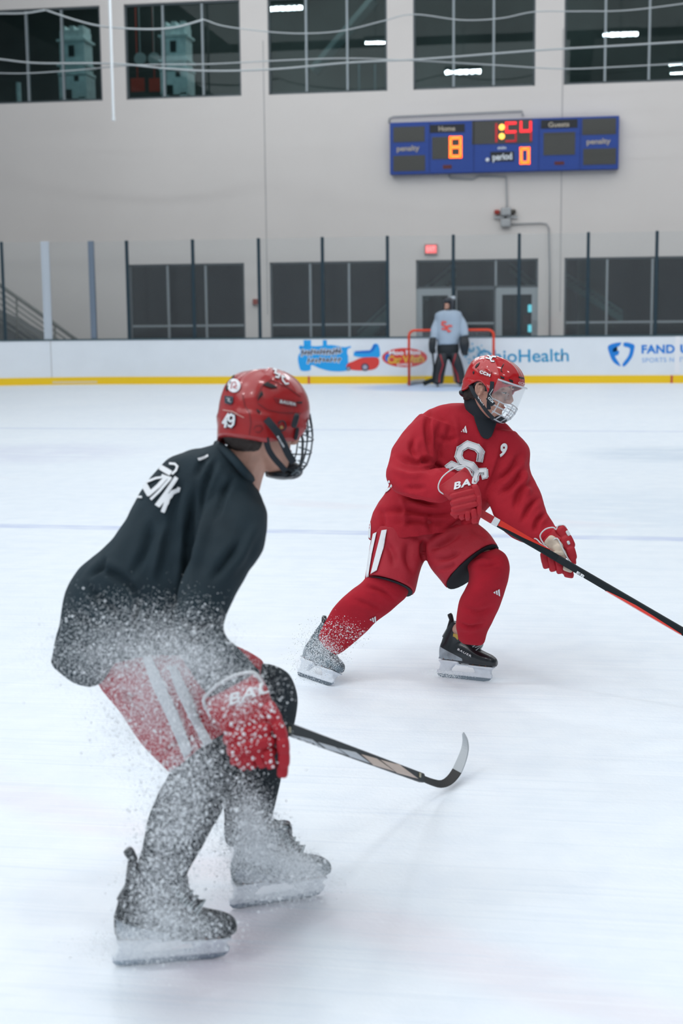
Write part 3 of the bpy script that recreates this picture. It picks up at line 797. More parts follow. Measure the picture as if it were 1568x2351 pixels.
posts = [(-315, 0), (-205, 0), (-92, 0), (15, 0), (113, 2), (217, 1), (297, 0), (447, 0), (597, 0), (742, 0), (890, 0), (1040, 0), (1190, 0), (1347, 0), (1503, 0), (1665, 0)]
pp = []
for px, kind in posts:
    s = arc_s(px); p, n = bpos(s); pp.append((p, n))
    ww = (.07, .11, .16)[kind]
    b = bmesh.new(); ang = math.atan2(n.x, -n.y)
    Mx = Matrix.Translation((p.x - n.x * .07, p.y - n.y * .07, 0)) @ Matrix.Rotation(ang, 4, 'Z')
    add_bevel_box(b, (0, 0, HB + (HP - HB) / 2), (ww, .07, HP - HB), .01, Mx)
    if kind: 
        for sx in (-1, 1): add_box(b, (sx * ww * .5, -.01, HB + (HP - HB) / 2), (ww * .18, .09, HP - HB), Mx)
    o = bm_obj('stanchion', b, (M_POST, mat('stanchion_steel', (.20, .25, .32), .35, metal=.5), M_POSTL)[kind], DB)
    if kind == 2: o['label'] = 'bright aluminium stanchion'
for (pa, na), (pb_, nb_) in zip(pp[:-1], pp[1:]):
    b = bmesh.new(); a = pa - na * .07; c = pb_ - nb_ * .07; d = (c - a).normalized(); a = a + d * .03; c = c - d * .03
    nn = Vector((d.y, -d.x, 0)) * .012
    add_prism(b, [a + Vector((0, 0, HB + .03)), c + Vector((0, 0, HB + .03)), c + Vector((0, 0, HP - .02)), a + Vector((0, 0, HP - .02))], nn)
    bm_obj('glass_pane', b, M_PANE, DB)
# adverts on the boards
def bd(px, py, off=.004): return Wy(px, py, YB - off)
def bdec(name, bmx, m, off=.004, lab=None):
    bmesh.ops.triangulate(bmx, faces=list(bmx.faces))
    for v in bmx.verts: v.co = bd(v.co.x, v.co.y, off)
    return bm_obj(name, bmx, m, DB, label=lab)
C_BL = mat('ad_blue', (.01, .36, .82), .5); C_BLD = mat('ad_dark_blue', (.01, .17, .62), .5)
C_OH = mat('ad_teal_blue', (.02, .30, .55), .5); C_OHL = mat('ad_pale_blue', (.18, .50, .72), .5)
C_RD = mat('ad_red', (.72, .05, .04), .5); C_YL = mat('ad_yellow', (.80, .45, .05), .5); C_BK = mat('ad_black', (.05, .05, .09), .5)
C_WH = mat('ad_white', (.85, .85, .88), .5); C_FD = mat('ad_royal_blue', (.005, .21, .68), .5); C_FDL = mat('ad_light_blue', (.30, .48, .78), .5); C_GY = mat('ad_grey', (.40, .40, .50), .5)
def blob(pts, n=4): return [tuple(q) for q in resample_closed(pts, n)]
bdec('advert', polys_bm([blob([(690, 800), (700, 793), (725, 795), (760, 792), (790, 797), (806, 795), (800, 806), (800, 835), (808, 845), (790, 852), (760, 852), (735, 846), (715, 838), (712, 850), (692, 851), (686, 838), (684, 820), (690, 808)])]), C_BL, .004, 'blue splash shape')
bdec('advert', polys_bm([[(697, 781), (714, 781), (714, 795), (697, 794)], [(741, 781), (750, 781), (751, 793), (741, 794)], blob([(686, 798), (690, 793), (697, 797), (691, 803)])]), C_BL, .004)
bdec('advert', polys_bm([blob([(800, 806), (830, 811), (850, 803), (858, 790), (868, 791), (872, 806), (870, 820), (845, 821), (815, 818)])]), C_BL, .004)
bdec('advert', polys_bm([[(850, 804), (858, 791), (866, 791), (857, 806)], [(815, 806), (850, 804), (857, 806), (848, 811), (816, 811)]]), C_BLD, .006)
bdec('advert', polys_bm([blob([(796, 845), (798, 835), (810, 830), (828, 822), (850, 820), (868, 822), (870, 836), (862, 846), (846, 850), (815, 850)])]), C_RD, .007, 'red cartoon car')
for cx_, cy_, rr in ((838, 843, 9), (800, 846, 5)):
    bdec('advert', polys_bm([[(cx_ + rr * math.cos(t), cy_ + rr * math.sin(t)) for t in np.linspace(0, 2 * math.pi, 16, endpoint=False)]]), C_BK, .009)
    bdec('advert', polys_bm([[(cx_ + rr * .6 * math.cos(t), cy_ + rr * .6 * math.sin(t)) for t in np.linspace(0, 2 * math.pi, 16, endpoint=False)]]), C_GY, .011)
bdec('advert', polys_bm([blob([(800, 800), (808, 802), (812, 812), (808, 822), (800, 818), (797, 808)])]), C_WH, .008)
rs = random.Random(8)
for (xa, xb, ya, yb, hh, n_) in ((694, 780, 811, 806, 15, 13), (708, 778, 829, 826, 12, 9)):
    for m_, w_, off_ in ((C_WH, 5.2, .008), (C_BK, 2.4, .010)):
        r2 = random.Random(8); qs = []
        for k in range(n_):
            x = xa + (xb - xa) * k / (n_ - 1); y = ya + (yb - ya) * k / (n_ - 1) + r2.uniform(-1.5, 1.5); h_ = hh * r2.uniform(.5, 1.1) / 2
            qs += stroke_poly([(x + 1.5, y - h_), (x - 1.5, y + h_)], w_) + stroke_poly([(x - 1, y + r2.uniform(-3, 3)), (x + 5, y + r2.uniform(-3, 3))], w_ * .8)
        bdec('advert_lettering', polys_bm(qs), m_, off_)
ell = lambda cx_, cy_, rx, ry: [(cx_ + rx * math.cos(t), cy_ + ry * math.sin(t)) for t in np.linspace(0, 2 * math.pi, 40, endpoint=False)]
bdec('advert', polys_bm([ell(929, 821, 52, 22)]), C_RD, .004, 'red oval sign')
bdec('advert', polys_bm([blob([(885, 815), (893, 812), (896, 822), (890, 830), (884, 826)])]), C_BLD, .006)
bdec('advert_lettering', T2('Moo Moo', 893, 815, 966, 813, 10, .04), C_WH, .008); bdec('advert_lettering', T2('Car Wash', 890, 834, 974, 831, 17, .04, .9), C_YL, .009); bdec('advert_lettering', T2('EXPRESS', 912, 841, 946, 840, 6, .02), C_WH, .010)
# speckled snowflake mark beside the hospital name
dots = []
rs = random.Random(3)
for k in range(46):
    a = rs.uniform(0, 2 * math.pi); r = 27 * math.sqrt(rs.random()); x, y = 1090 + r * .95 * math.cos(a), 815 + r * math.sin(a); h = rs.uniform(2, 3.6)
    dots.append([(x - h, y - h * .6), (x + h * .5, y - h), (x + h, y + h * .5), (x - h * .4, y + h)])
bdec('advert', polys_bm(dots), C_OHL, .004, 'pale blue speckled mark')
bdec('advert_lettering', T2('OhioHealth', 1096, 833, 1306, 829, 29, .012, 1.0), C_OH, .005, 'blue hospital name')
bdec('advert', polys_bm([blob([(1397, 793), (1425, 786), (1421, 795), (1408, 799), (1408, 808), (1421, 805), (1419, 815), (1412, 818), (1421, 833), (1424, 841), (1408, 831), (1399, 812)], 3)]), C_FD, .005, 'blue shield emblem')
bdec('advert', polys_bm([blob([(1434, 786), (1455, 791), (1456, 802), (1450, 822), (1434, 841), (1429, 836), (1442, 818), (1446, 800), (1432, 795)], 3)]), C_FD, .005)
bdec('advert_lettering', T2('FAND', 1473, 811, 1549, 810, 19, .035, 1.05), C_FD, .005); bdec('advert_lettering', T2('UEL', 1562, 810, 1618, 809, 19, .035, 1.05), C_FD, .005)
bdec('advert_lettering', T2('SPORTS NETWORK', 1474, 832, 1618, 829, 10, .015, 1.1), C_FDL, .005)
q0, q1 = bd(1550, 800), bd(1561, 800); b = bmesh.new(); add_box(b, ((q0.x + q1.x) / 2, YB - .006, .62), (q1.x - q0.x, .012, .8)); bm_obj('panel_joint', b, C_WH, DB)

# ================================================================== GOAL
gp0, gp1 = G(938, 886), G(1134, 884)
YG = (gp0.y + gp1.y) / 2
gx0, gx1 = Wy(939, 820, YG).x, Wy(1133, 820, YG).x; gh = Wy(1036, 758, YG).z
M_GR = mat('goal_red', (.75, .06, .02), .4)
def net_mat():
    m = bpy.data.materials.new('goal_net'); m.use_nodes = True; nt = m.node_tree; b = nt.nodes['Principled BSDF']
    b.inputs['Base Color'].default_value = (.62, .64, .66, 1); b.inputs['Roughness'].default_value = .9
    tc = nt.nodes.new('ShaderNodeTexCoord'); mx = None
    sep = nt.nodes.new('ShaderNodeSeparateXYZ'); nt.links.new(tc.outputs['UV'], sep.inputs[0]); outs = []
    for i in (0, 1):
        f = nt.nodes.new('ShaderNodeMath'); f.operation = 'FRACT'; ml = nt.nodes.new('ShaderNodeMath'); ml.operation = 'MULTIPLY'; ml.inputs[1].default_value = 22
        nt.links.new(sep.outputs[i], ml.inputs[0]); nt.links.new(ml.outputs[0], f.inputs[0])
        g = nt.nodes.new('ShaderNodeMath'); g.operation = 'LESS_THAN'; g.inputs[1].default_value = .075; nt.links.new(f.outputs[0], g.inputs[0]); outs.append(g.outputs[0])
    mm = nt.nodes.new('ShaderNodeMath'); mm.operation = 'MAXIMUM'; nt.links.new(outs[0], mm.inputs[0]); nt.links.new(outs[1], mm.inputs[1])
    nt.links.new(mm.outputs[0], b.inputs['Alpha']); return m
GO = empty('hockey_goal', ((gx0 + gx1) / 2, YG, 0), 'red framed hockey goal with white net behind the goalie', 'hockey goal')
b = bmesh.new(); rr = .03; arc = .12
pts = [(gx0, YG, 0), (gx0, YG, gh - arc)] + [(gx0 + arc * (1 - math.cos(t)), YG, gh - arc + arc * math.sin(t)) for t in (math.pi / 6, math.pi / 3, math.pi / 2)] + \
      [(gx1 - arc + arc * math.sin(t), YG, gh - arc + arc * math.cos(t)) for t in (0, math.pi / 6, math.pi / 3)] + [(gx1, YG, gh - arc), (gx1, YG, 0)]
add_tube(b, pts, rr, 10); bm_obj('goal_frame', b, M_GR, GO, True)
b = bmesh.new(); dd = .95
bp = [(gx0, YG, .05), (gx0 + .05, YG + .5, .05), (gx0 + .35, YG + dd, .05), (gx1 - .35, YG + dd, .05), (gx1 - .05, YG + .5, .05), (gx1, YG, .05)]
add_tube(b, [Vector(q) for q in bp], .05, 8); bm_obj('base_pad', b, mat('goal_base_grey', (.42, .42, .42), .8), GO, True)
b = bmesh.new(); uvl = b.loops.layers.uv.new('uv')
top = [Vector((q[0] * .9 + (gx0 + gx1) / 2 * .1, YG + (q[1] - YG) * .55, gh)) for q in bp]; bot = [Vector(q) for q in bp]
for k in range(len(bp) - 1):
    f = b.faces.new([b.verts.new(q) for q in (bot[k], bot[k + 1], top[k + 1], top[k])]); L_ = (bot[k] - bot[k + 1]).length
    for lp, uv in zip(f.loops, ((0, 0), (L_, 0), (L_, gh), (0, gh))): lp[uvl].uv = uv
f = b.faces.new([b.verts.new(q) for q in top])
for lp in f.loops: lp[uvl].uv = (lp.vert.co.x, lp.vert.co.y)
bm_obj('net', b, net_mat(), GO)
# ================================================================== PEOPLE: shared gear
M_SKIN = mat('skin', (.56, .31, .235), .5, noise_amt=.12, noise_scale=18, sss=.12)
M_LIP = mat('lips', (.45, .16, .14), .5); M_HAIR = mat('hair_dark_brown', (.035, .025, .022), .7, bump=.5, bump_scale=120)
M_EYEW = mat('eye_white', (.6, .6, .58), .25); M_IRIS = mat('iris', (.04, .03, .025), .2)
M_HRED = mat('helmet_red_shell', (.46, .012, .016), .16, coat=.6, spec=.5)
M_HRED2 = mat('helmet_red_shell_dull', (.36, .020, .022), .26, coat=.45, spec=.5)
M_BLKP = mat('black_plastic', (.014, .02, .027), .35); M_BLKF = mat('black_strap', (.016, .022, .03), .8)
M_WHT = mat('white_print', (.78, .80, .83), .6); M_SIL = mat('silver_grey_print', (.50, .52, .54), .5)
M_JRED = mat('jersey_red_mesh', (.41, .008, .022), .85, bump=.25, bump_scale=260, noise_amt=.08, noise_scale=9)
M_SRED = mat('sock_red_knit', (.40, .008, .022), .95, bump=.3, bump_scale=400, noise_amt=.08, noise_scale=12)
M_PRED = mat('pants_red_nylon', (.40, .013, .028), .7, bump=.15, bump_scale=90, noise_amt=.06, noise_scale=7)
M_JBLK = mat('jersey_black_mesh', (.011, .025, .035), .85, bump=.25, bump_scale=260, noise_amt=.15, noise_scale=6)
M_SBLK = mat('sock_black_knit', (.018, .026, .033), .95, bump=.3, bump_scale=400, noise_amt=.2, noise_scale=14)
M_GRED = mat('glove_red_nylon', (.42, .012, .024), .6, bump=.15, bump_scale=120); M_GTRIM = mat('glove_white_trim', (.66, .68, .70), .7)
M_PALM = mat('glove_palm_tan', (.62, .53, .43), .85, noise_amt=.25, noise_scale=22)
M_HEM_SHADE = mat('hem_hollow_shade', (.012, .02, .026), .9)
M_STEEL = mat('blade_steel', (.30, .36, .42), .22, metal=.9); M_HOLD = mat('holder_white', (.74, .78, .84), .4, noise_amt=.06, noise_scale=30)
M_BOOT = mat('boot_black', (.012, .017, .022), .28, coat=.3, noise_amt=.4, noise_scale=12); M_BOOTG = mat('boot_scuffed_grey', (.30, .34, .38), .5, noise_amt=.3, noise_scale=30)
M_LACE = mat('lace_grey', (.42, .48, .50), .8); M_RIV = mat('rivet_copper', (.30, .10, .06), .4, metal=.5)
M_CLR = glass_mat('clear_visor', (.985, .992, .995), .03, flat=.035, body=.05, body_col=(.9, .95, 1))
M_CAGE = mat('cage_wire_dark', (.10, .13, .15), .3, metal=.7); M_CAGEC = mat('clear_cage_plastic', (.72, .80, .86), .06, alpha=.5, spec=1.0)

def btube(bm, pts, n=16):
    """round limb through (px, py, depth, radius m)"""
    pts = crm(pts, 4); add_tube(bm, [P(q[0], q[1], q[2]) for q in pts], [max(q[3], .004) for q in pts], n)
def ellip(bm, M, c, s, seg=20, p=2.0):
    """superellipsoid in frame M"""
    b2 = bmesh.new(); bmesh.ops.create_uvsphere(b2, u_segments=seg, v_segments=max(8, seg // 2 + 2), radius=1.0)
    for v in b2.verts:
        q = v.co.copy()
        if p != 2.0: q = Vector([math.copysign(abs(a) ** (2 / p), a) for a in q])
        v.co = Vector((q.x * s[0], q.y * s[1], q.z * s[2])) + Vector(c)
    merge(bm, b2, M)
def pad(bm, cx, cy, ang, ln, wd, d, th, p=3.8, tilt=0.0):
    """cushion centred on a pixel; ang = direction of its long axis in the picture (deg, counter-clockwise), ln/wd px, th metres"""
    a = math.radians(ang); u = (RT * math.cos(a) + UPV * math.sin(a)); v = FWD.cross(u) * -1
    u = (u + FWD * tilt).normalized(); w_ = u.cross(v).normalized(); c = P(cx, cy, d)
    M = Matrix(((u.x, v.x, w_.x, c.x), (u.y, v.y, w_.y, c.y), (u.z, v.z, w_.z, c.z), (0, 0, 0, 1)))
    ellip(bm, M, (0, 0, 0), (ln / 2 * d / FPX, wd / 2 * d / FPX, th), 20, p)
def rename_part(name, me, m, parent, label=None):
    o = link_mesh(name, me, m, parent, True)
    if label: o['label'] = label
    return o
def frame(px_origin, fwd, up_hint, off_left=0.0):
    f = fwd.normalized(); l = up_hint.cross(f).normalized(); u = f.cross(l).normalized(); o = px_origin + l * off_left
    return Matrix(((f.x, l.x, u.x, o.x), (f.y, l.y, u.y, o.y), (f.z, l.z, u.z, o.z), (0, 0, 0, 1)))
def head_bm(bm, M, ears=(1, -1)):
    secs = [(-.112, .072, .045, .012), (-.106, .086, .03, .026), (-.095, .094, .01, .040), (-.078, .095, -.02, .052), (-.058, .090, -.04, .060),
            (-.035, .090, -.06, .066), (-.01, .089, -.078, .070), (.02, .089, -.090, .074), (.045, .096, -.096, .076), (.075, .094, -.098, .077),
            (.10, .078, -.085, .070), (.12, .05, -.06, .05), (.13, .015, -.025, .02)]
    n = 36; rows = []
    for z, fx, bx, hw in crm(secs, 3):
        cx = (fx + bx) / 2; a = (fx - bx) / 2; row = []
        for k in range(n):
            t = 2 * math.pi * k / n; p = 2.25; ca, sa = math.cos(t), math.sin(t)
            x = cx + a * math.copysign(abs(ca) ** (2 / p), ca); y = hw * math.copysign(abs(sa) ** (2 / p), sa) * (1 - .10 * max(0, ca))
            row.append(bm.verts.new(M @ Vector((x, y, z))))
        rows.append(row)
    for a, b in zip(rows[:-1], rows[1:]):
        for k in range(n): bm.faces.new((a[k], a[(k + 1) % n], b[(k + 1) % n], b[k]))
    bm.faces.new(rows[0][::-1]); bm.faces.new(rows[-1])
    # nose
    add_tube(bm, [M @ Vector(q) for q in ((.094, 0, .046), (.101, 0, .032), (.111, 0, .012), (.121, 0, -.003), (.115, 0, -.014), (.094, 0, -.020))], [.007, .0075, .0085, .0100, .0095, .007], 12)
    for s in (-1, 1): ellip(bm, M, (.106, s * .011, -.010), (.010, .0065, .0075))
    # lips, chin, brow ridge, cheek bones, eye lids
    ellip(bm, M, (.091, 0, -.044), (.010, .021, .0055)); ellip(bm, M, (.089, 0, -.0545), (.0095, .018, .006)); ellip(bm, M, (.084, 0, -.085), (.016, .022, .016))
    for s in (-1, 1):
        ellip(bm, M, (.088, s * .028, .047), (.012, .026, .008)); ellip(bm, M, (.070, s * .045, -.002), (.022, .018, .016))
        ellip(bm, M, (.082, s * .031, .027), (.012, .017, .011))
    for s in ears:
        y = s * .076
        arc = [(-.004, .030), (-.016, .030), (-.026, .020), (-.028, .004), (-.022, -.012), (-.012, -.026), (-.004, -.030), (.001, -.020)]
        add_tube(bm, [M @ Vector((x, y + s * (.015 if k < 5 else .008), z)) for k, (x, z) in enumerate(arc)], .0052, 8)
        ellip(bm, M, (-.010, y + s * .002, .0), (.019, .0055, .028)); ellip(bm, M, (.003, y + s * .007, -.002), (.004, .005, .007)); add_tube(bm, [M @ Vector((x, y + s * .010, z)) for x, z in ((-.004, .018), (-.014, .014), (-.017, .0), (-.012, -.014))], .0035, 6)
def head_extra(M, body, open_eyes=True):
    for s in (-1, 1):
        b = bmesh.new(); ellip(b, M, (.0832, s * .031, .0190), (.0118, .0130, .0045)); bm_obj('eye', b, M_EYEW, body, True)
        b = bmesh.new(); ellip(b, M, (.0925, s * .031, .0185), (.0038, .0050, .0038)); bm_obj('iris', b, M_IRIS, body, True)
        b = bmesh.new(); pts = [(.087, .013, .048), (.098, .022, .053), (.096, .035, .055), (.084, .047, .049)]
        add_tube(b, [M @ Vector((x, s * y, z)) for x, y, z in pts], [.003, .0052, .0048, .0025], 8); bm_obj('eyebrow', b, M_HAIR, body, True)
        b = bmesh.new(); pts = [(.090, .017, .0205), (.0965, .026, .0225), (.0950, .036, .0215), (.086, .045, .0195)]
        add_tube(b, [M @ Vector((x, s * y, z)) for x, y, z in pts], .0014, 6); bm_obj('eyelashes', b, M_HAIR, body, True)
    b = bmesh.new(); ellip(b, M, (.0925, 0, -.044), (.0100, .0195, .0042)); ellip(b, M, (.0905, 0, -.0545), (.0096, .0165, .0048)); bm_obj('lips', b, M_LIP, body, True)

def helmet_shell(M, mt, parent, rim, height=.158, af=.138, ab=.122, bw=.106, x0=.0):
    """rim: list of (azimuth deg, z) for one side, 0 = front, 180 = nape"""
    nA, nT = 96, 26; b = bmesh.new(); rows = []
    az = [r[0] for r in rim]; rz = [r[1] for r in rim]
    for i in range(nT + 1):
        t = i / nT; row = []
        for k in range(nA):
            ph = 2 * math.pi * k / nA; d = abs((math.degrees(ph) + 180) % 360 - 180); zr = float(np.interp(d, az, rz))
            z = zr + (height - zr) * math.sin(t * math.pi / 2) ** 1.0
            zc = .045
            u = max(0, (z - zc) / (height - zc)); rho = max(0.0, 1 - u ** 2.3) ** (1 / 2.3)
            if z < zc: rho = 1 - .10 * ((zc - z) / .13) ** 1.5 * (1 if d > 100 else .4)
            ca, sa = math.cos(ph), math.sin(ph); a = af if ca > 0 else ab
            p = 2.3; x = a * math.copysign(abs(ca) ** (2 / p), ca); y = bw * math.copysign(abs(sa) ** (2 / p), sa)
            # moulded relief: overlapping front shell, raised crown ribs, side groove
            rel = 0.0
            if d < 78 + 60 * max(0, u - .2): rel += .0045
            rel += .0035 * math.exp(-((abs(y) * rho - .034) / .009) ** 2) * min(1, u * 2)
            rel -= .003 * math.exp(-((z - .035) / .007) ** 2) * (1 if 25 < d < 150 else 0)
            rel += .004 * math.exp(-((z - .012) / .012) ** 2) * (1 if d > 40 else 0)
            q = Vector((x * rho, y * rho, 0)); q = q * (1 + rel / .11); q.z = z + rel * u; q.x += x0
            row.append(b.verts.new(M @ q))
        rows.append(row)
    for A, B in zip(rows[:-1], rows[1:]):
        for k in range(nA): b.faces.new((A[k], A[(k + 1) % nA], B[(k + 1) % nA], B[k]))
    bmesh.ops.remove_doubles(b, verts=list(b.verts), dist=.0004)
    o = bm_obj('helmet', b, mt, parent, True)
    s = o.modifiers.new('s', 'SOLIDIFY'); s.thickness = .008; s.offset = -1
    return o
def strap(name, pts, w_, th, m, parent, M=None, label=None):
    """flat strap through 3D points, w_ wide"""
    ps = [Vector(q) for q in crm([tuple(q) for q in pts], 5)]
    if M is not None: ps = [M @ q for q in ps]
    b = bmesh.new(); prev = None; side = None
    for i, p in enumerate(ps):
        t = (ps[min(i + 1, len(ps) - 1)] - ps[max(i - 1, 0)]).normalized(); nn = FWD - t * FWD.dot(t); nn.normalize(); u = t.cross(nn)
        r = [b.verts.new(p + u * w_ / 2 * a + nn * th / 2 * c) for a, c in ((-1, -1), (1, -1), (1, 1), (-1, 1))]
        if prev:
            for k in range(4): b.faces.new((prev[k], prev[(k + 1) % 4], r[(k + 1) % 4], r[k]))
        else: b.faces.new(r[::-1])
        prev = r
    b.faces.new(prev)
    return bm_obj(name, b, m, parent, False, label)

def skate(parent, rear, front, up, m_boot=None, scale=None, zs=1.0, side=1, dirty=True, guard=.12):
    """ice skate: blade line from rear to front ground points"""
    rear = Vector(rear); front = Vector(front); f = (front - rear); L = f.length; s = scale or L / .27; c = (rear + front) / 2
    M = frame(c, f, Vector(up)) @ Matrix.Diagonal((s, s, s * zs, 1))
    def V(x, y, z): return M @ Vector((x, y, z))
    # blade
    b = bmesh.new(); prof = [(-.140, .014), (-.132, .004), (-.11, 0), (.10, 0), (.128, .006), (.142, .020), (.140, .026), (-.14, .026)]
    add_prism(b, [V(x, -.0019, z) for x, z in prof], V(0, .0019, 0) - V(0, -.0019, 0))
    root = bm_obj('skate', b, M_STEEL, parent, False, 'steel skate blade under the boot'); root.name = 'skate'
    # holder
    b = bmesh.new()
    def bx(x0, x1, z0, z1, w0, w1):
        vs = [V(x, sy * w_, z) for (x, z, w_) in ((x0[0], z0, w0), (x1[0], z0, w0), (x1[1], z1, w1), (x0[1], z1, w1)) for sy in (-1, 1)]
        bv = [b.verts.new(v) for v in vs]
        for f_ in ((0, 2, 4, 6), (1, 7, 5, 3), (0, 1, 3, 2), (2, 3, 5, 4), (4, 5, 7, 6), (6, 7, 1, 0)): b.faces.new([bv[i] for i in f_])
    bx((-.142, -.142), (.140, .146), .016, .036, .007, .008)
    bx((.058, .046), (.136, .136), .032, .066, .008, .022); bx((-.132, -.120), (-.078, -.044), .032, .076, .008, .022)
    bx((.026, .022), (.142, .148), .063, .074, .030, .034); bx((-.128, -.130), (-.030, -.026), .073, .086, .024, .028); bx((-.04, -.04), (.03, .03), .064, .072, .012, .012)
    hm = fuse(b, .0045 * s, 3); link_mesh('blade_holder', hm, M_HOLD, root, True)
    # boot
    b = bmesh.new()
    foot = [(.162, .092, .016, .014), (.152, .096, .030, .022), (.130, .101, .040, .030), (.095, .107, .044, .036), (.055, .116, .043, .045), (.02, .126, .040, .055), (-.02, .134, .037, .060), (-.06, .140, .036, .062), (-.10, .138, .034, .056), (-.125, .130, .026, .042), (-.134, .125, .012, .025)]
    rows = []
    for x, z, hw, hh in crm(foot, 3):
        rows.append([b.verts.new(V(x, hw * math.copysign(abs(math.cos(t)) ** .8, math.cos(t)), max(z + hh * math.copysign(abs(math.sin(t)) ** .8, math.sin(t)), .074 + (.012 if x < -.02 else 0)))) for t in np.linspace(0, 2 * math.pi, 24, endpoint=False)])
    for A, B in zip(rows[:-1], rows[1:]):
        for k in range(24): b.faces.new((A[k], A[(k + 1) % 24], B[(k + 1) % 24], B[k]))
    b.faces.new(rows[0]); b.faces.new(rows[-1][::-1])
    ank = [(-.076, .10, .038, .058), (-.070, .15, .037, .060), (-.060, .19, .038, .060), (-.045, .225, .041, .060), (-.028, .252, .044, .060), (-.016, .268, .045, .059)]
    rows = []
    for x, z, hw, hl in crm(ank, 3):
        rows.append([b.verts.new(V(x + hl * math.cos(t), hw * math.sin(t), z - .012 * math.cos(t))) for t in np.linspace(0, 2 * math.pi, 24, endpoint=False)])
    for A, B in zip(rows[:-1], rows[1:]):
        for k in range(24): b.faces.new((A[k], A[(k + 1) % 24], B[(k + 1) % 24], B[k]))
    b.faces.new(rows[0]); b.faces.new(rows[-1][::-1])
    bme = fuse(b, .0055 * s, 4); link_mesh('boot', bme, m_boot or M_BOOT, root, True)
    bv = BVHTree.FromPolygons([Vector(q) for q in vcoords(bme).astype(float)], [list(p.vertices) for p in bme.polygons])
    # scuffed grey quarter panel and toe cap rim, laid on the camera side of the boot
    def surf(x, z, sy, lift=.0015):
        o = V(x, sy * .12, z); d = (V(x, 0, z) - o).normalized(); h = bv.ray_cast(o, d)
        return (h[0] + h[1] * lift) if h[0] is not None else V(x, sy * .03, z)
    for sy in (-1, 1):
        b = bmesh.new(); g = []
        for i in range(13):
            x = -.128 + .125 * i / 12; zt_ = .150 - .048 * i / 12; g.append([b.verts.new(surf(x, .090 + (zt_ - .090) * j / 5, sy)) for j in range(6)])
        for A, B in zip(g[:-1], g[1:]):
            for j in range(5): b.faces.new((A[j], A[j + 1], B[j + 1], B[j]))
        bm_obj('heel_panel', b, M_BOOTG, root, True, 'scuffed grey heel panel')
        for x, z in ((-.105, .092), (-.080, .092), (-.055, .092), (.05, .078), (.085, .078), (.115, .078)):
            b = bmesh.new(); bmesh.ops.create_icosphere(b, subdivisions=1, radius=.0032 * s, matrix=Matrix.Translation(surf(x, z, sy, .0))); bm_obj('rivet', b, M_RIV, root, True)
    # tongue, laces, tendon guard
    b = bmesh.new()
    for k in range(7):
        x, z = -.010 + .070 * (1 - k / 6) ** 1.2, .165 + .105 * (k / 6); q = V(x + .006, 0, z)
    add_tube(b, [V(.068, 0, .150), V(.035, 0, .178), (V(.020, 0, .215)), V(.020, 0, .245), V(.020, 0, .262)], [.022 * s, .027 * s, .028 * s, .028 * s, .022 * s], 12)
    bm_obj('tongue', b, M_BOOT, root, True)
    b = bmesh.new()
    for k in range(6):
        t = k / 5; x = .078 - .056 * t ** .75; z = .150 + .085 * t ** 1.1; w0 = .020 + .008 * t
        for s1, s2 in ((-1, 1), (1, -1)):
            add_tube(b, [V(x - .016, s1 * (w0 + .012), z - .002), V(x + .008, 0, z + .026), V(x - .020, s2 * (w0 + .012), z + .012)], .0026 * s, 6)
    bm_obj('laces', b, M_LACE, root, True)
    b = bmesh.new(); gt = .262 + guard * .8
    add_tube(b, [V(-.106, 0, .19), V(-.088, 0, .235), V(-.084, 0, gt - .02), V(-.092, 0, gt), V(-.097, 0, gt + .008)], [.022 * s, .018 * s, .012 * s, .013 * s, .011 * s], 12)
    bm_obj('tendon_guard', b, M_BOOT, root, True)
    return root, M, bv

def dist_to(px_list): pass
# ================================================================== PLAYER IN RED
RED = empty('hockey_player', G(1010, 1560), 'person in red hockey jersey number 9 and clear visor, skating right with a stick', 'person')
DR = 6.52
# head frame: faces right, a little toward us, chin down
al = math.radians(27); hf = (RT * math.cos(al) - FWD * math.sin(al)); hf = (hf * math.cos(math.radians(20)) - UPV * math.sin(math.radians(20)))
MH = frame(P(1106, 895, 6.38), hf, UPV + RT * .05, .082)
fR = (G(1006, 1553), G(1126, 1566), Vector((0, 0, 1)) + RT * .40)
fL = (G(690, 1553), G(752, 1574), Vector((0, 0, 1)) + RT * .62)
def ank_px(fr, pt, sc=None, zs=1.0):
    rear, front, up = Vector(fr[0]), Vector(fr[1]), fr[2]; f = front - rear; s = sc or f.length / .27
    M = frame((rear + front) / 2, f, up) @ Matrix.Diagonal((s, s, s, 1)); return proj(M @ Vector(pt))
def leg_end(fr, r=(.030, .024, .020), sc=None): return [(*ank_px(fr, q, sc), rr) for q, rr in zip(((-.055, 0, .23), (-.06, 0, .13), (.09, 0, .11)), r)]
b = bmesh.new(); head_bm(b, MH)
hb = depth_of(MH.translation)
btube(b, [(1128, 915, hb + .0, .060), (1120, 938, 6.50, .052), (1108, 965, 6.54, .050), (1095, 1000, 6.58, .070)])
# trunk, arms and legs under the clothes
btube(b, [(1085, 995, 6.58, .07), (1060, 1040, 6.60, .11), (1025, 1100, 6.62, .115), (990, 1160, 6.62, .11), (970, 1220, 6.62, .135), (968, 1232, 6.62, .09)])
btube(b, [(1040, 990, 6.58, .05), (985, 1000, 6.52, .045), (950, 1050, 6.45, .042), (935, 1100, 6.38, .038), (990, 1118, 6.29, .032), (1040, 1110, 6.22, .033), (1060, 1140, 6.20, .03)])
btube(b, [(1120, 1000, 6.6, .07), (1165, 1020, 6.6, .06), (1180, 1090, 6.55, .05), (1185, 1155, 6.50, .036), (1235, 1215, 6.42, .028), (1275, 1245, 6.36, .032), (1290, 1265, 6.35, .03)])
btube(b, [(940, 1230, 6.6, .09), (905, 1290, 6.56, .075), (880, 1345, 6.53, .055), (830, 1395, 6.53, .045), (785, 1440, 6.54, .036)] + leg_end(fL, sc=.98))
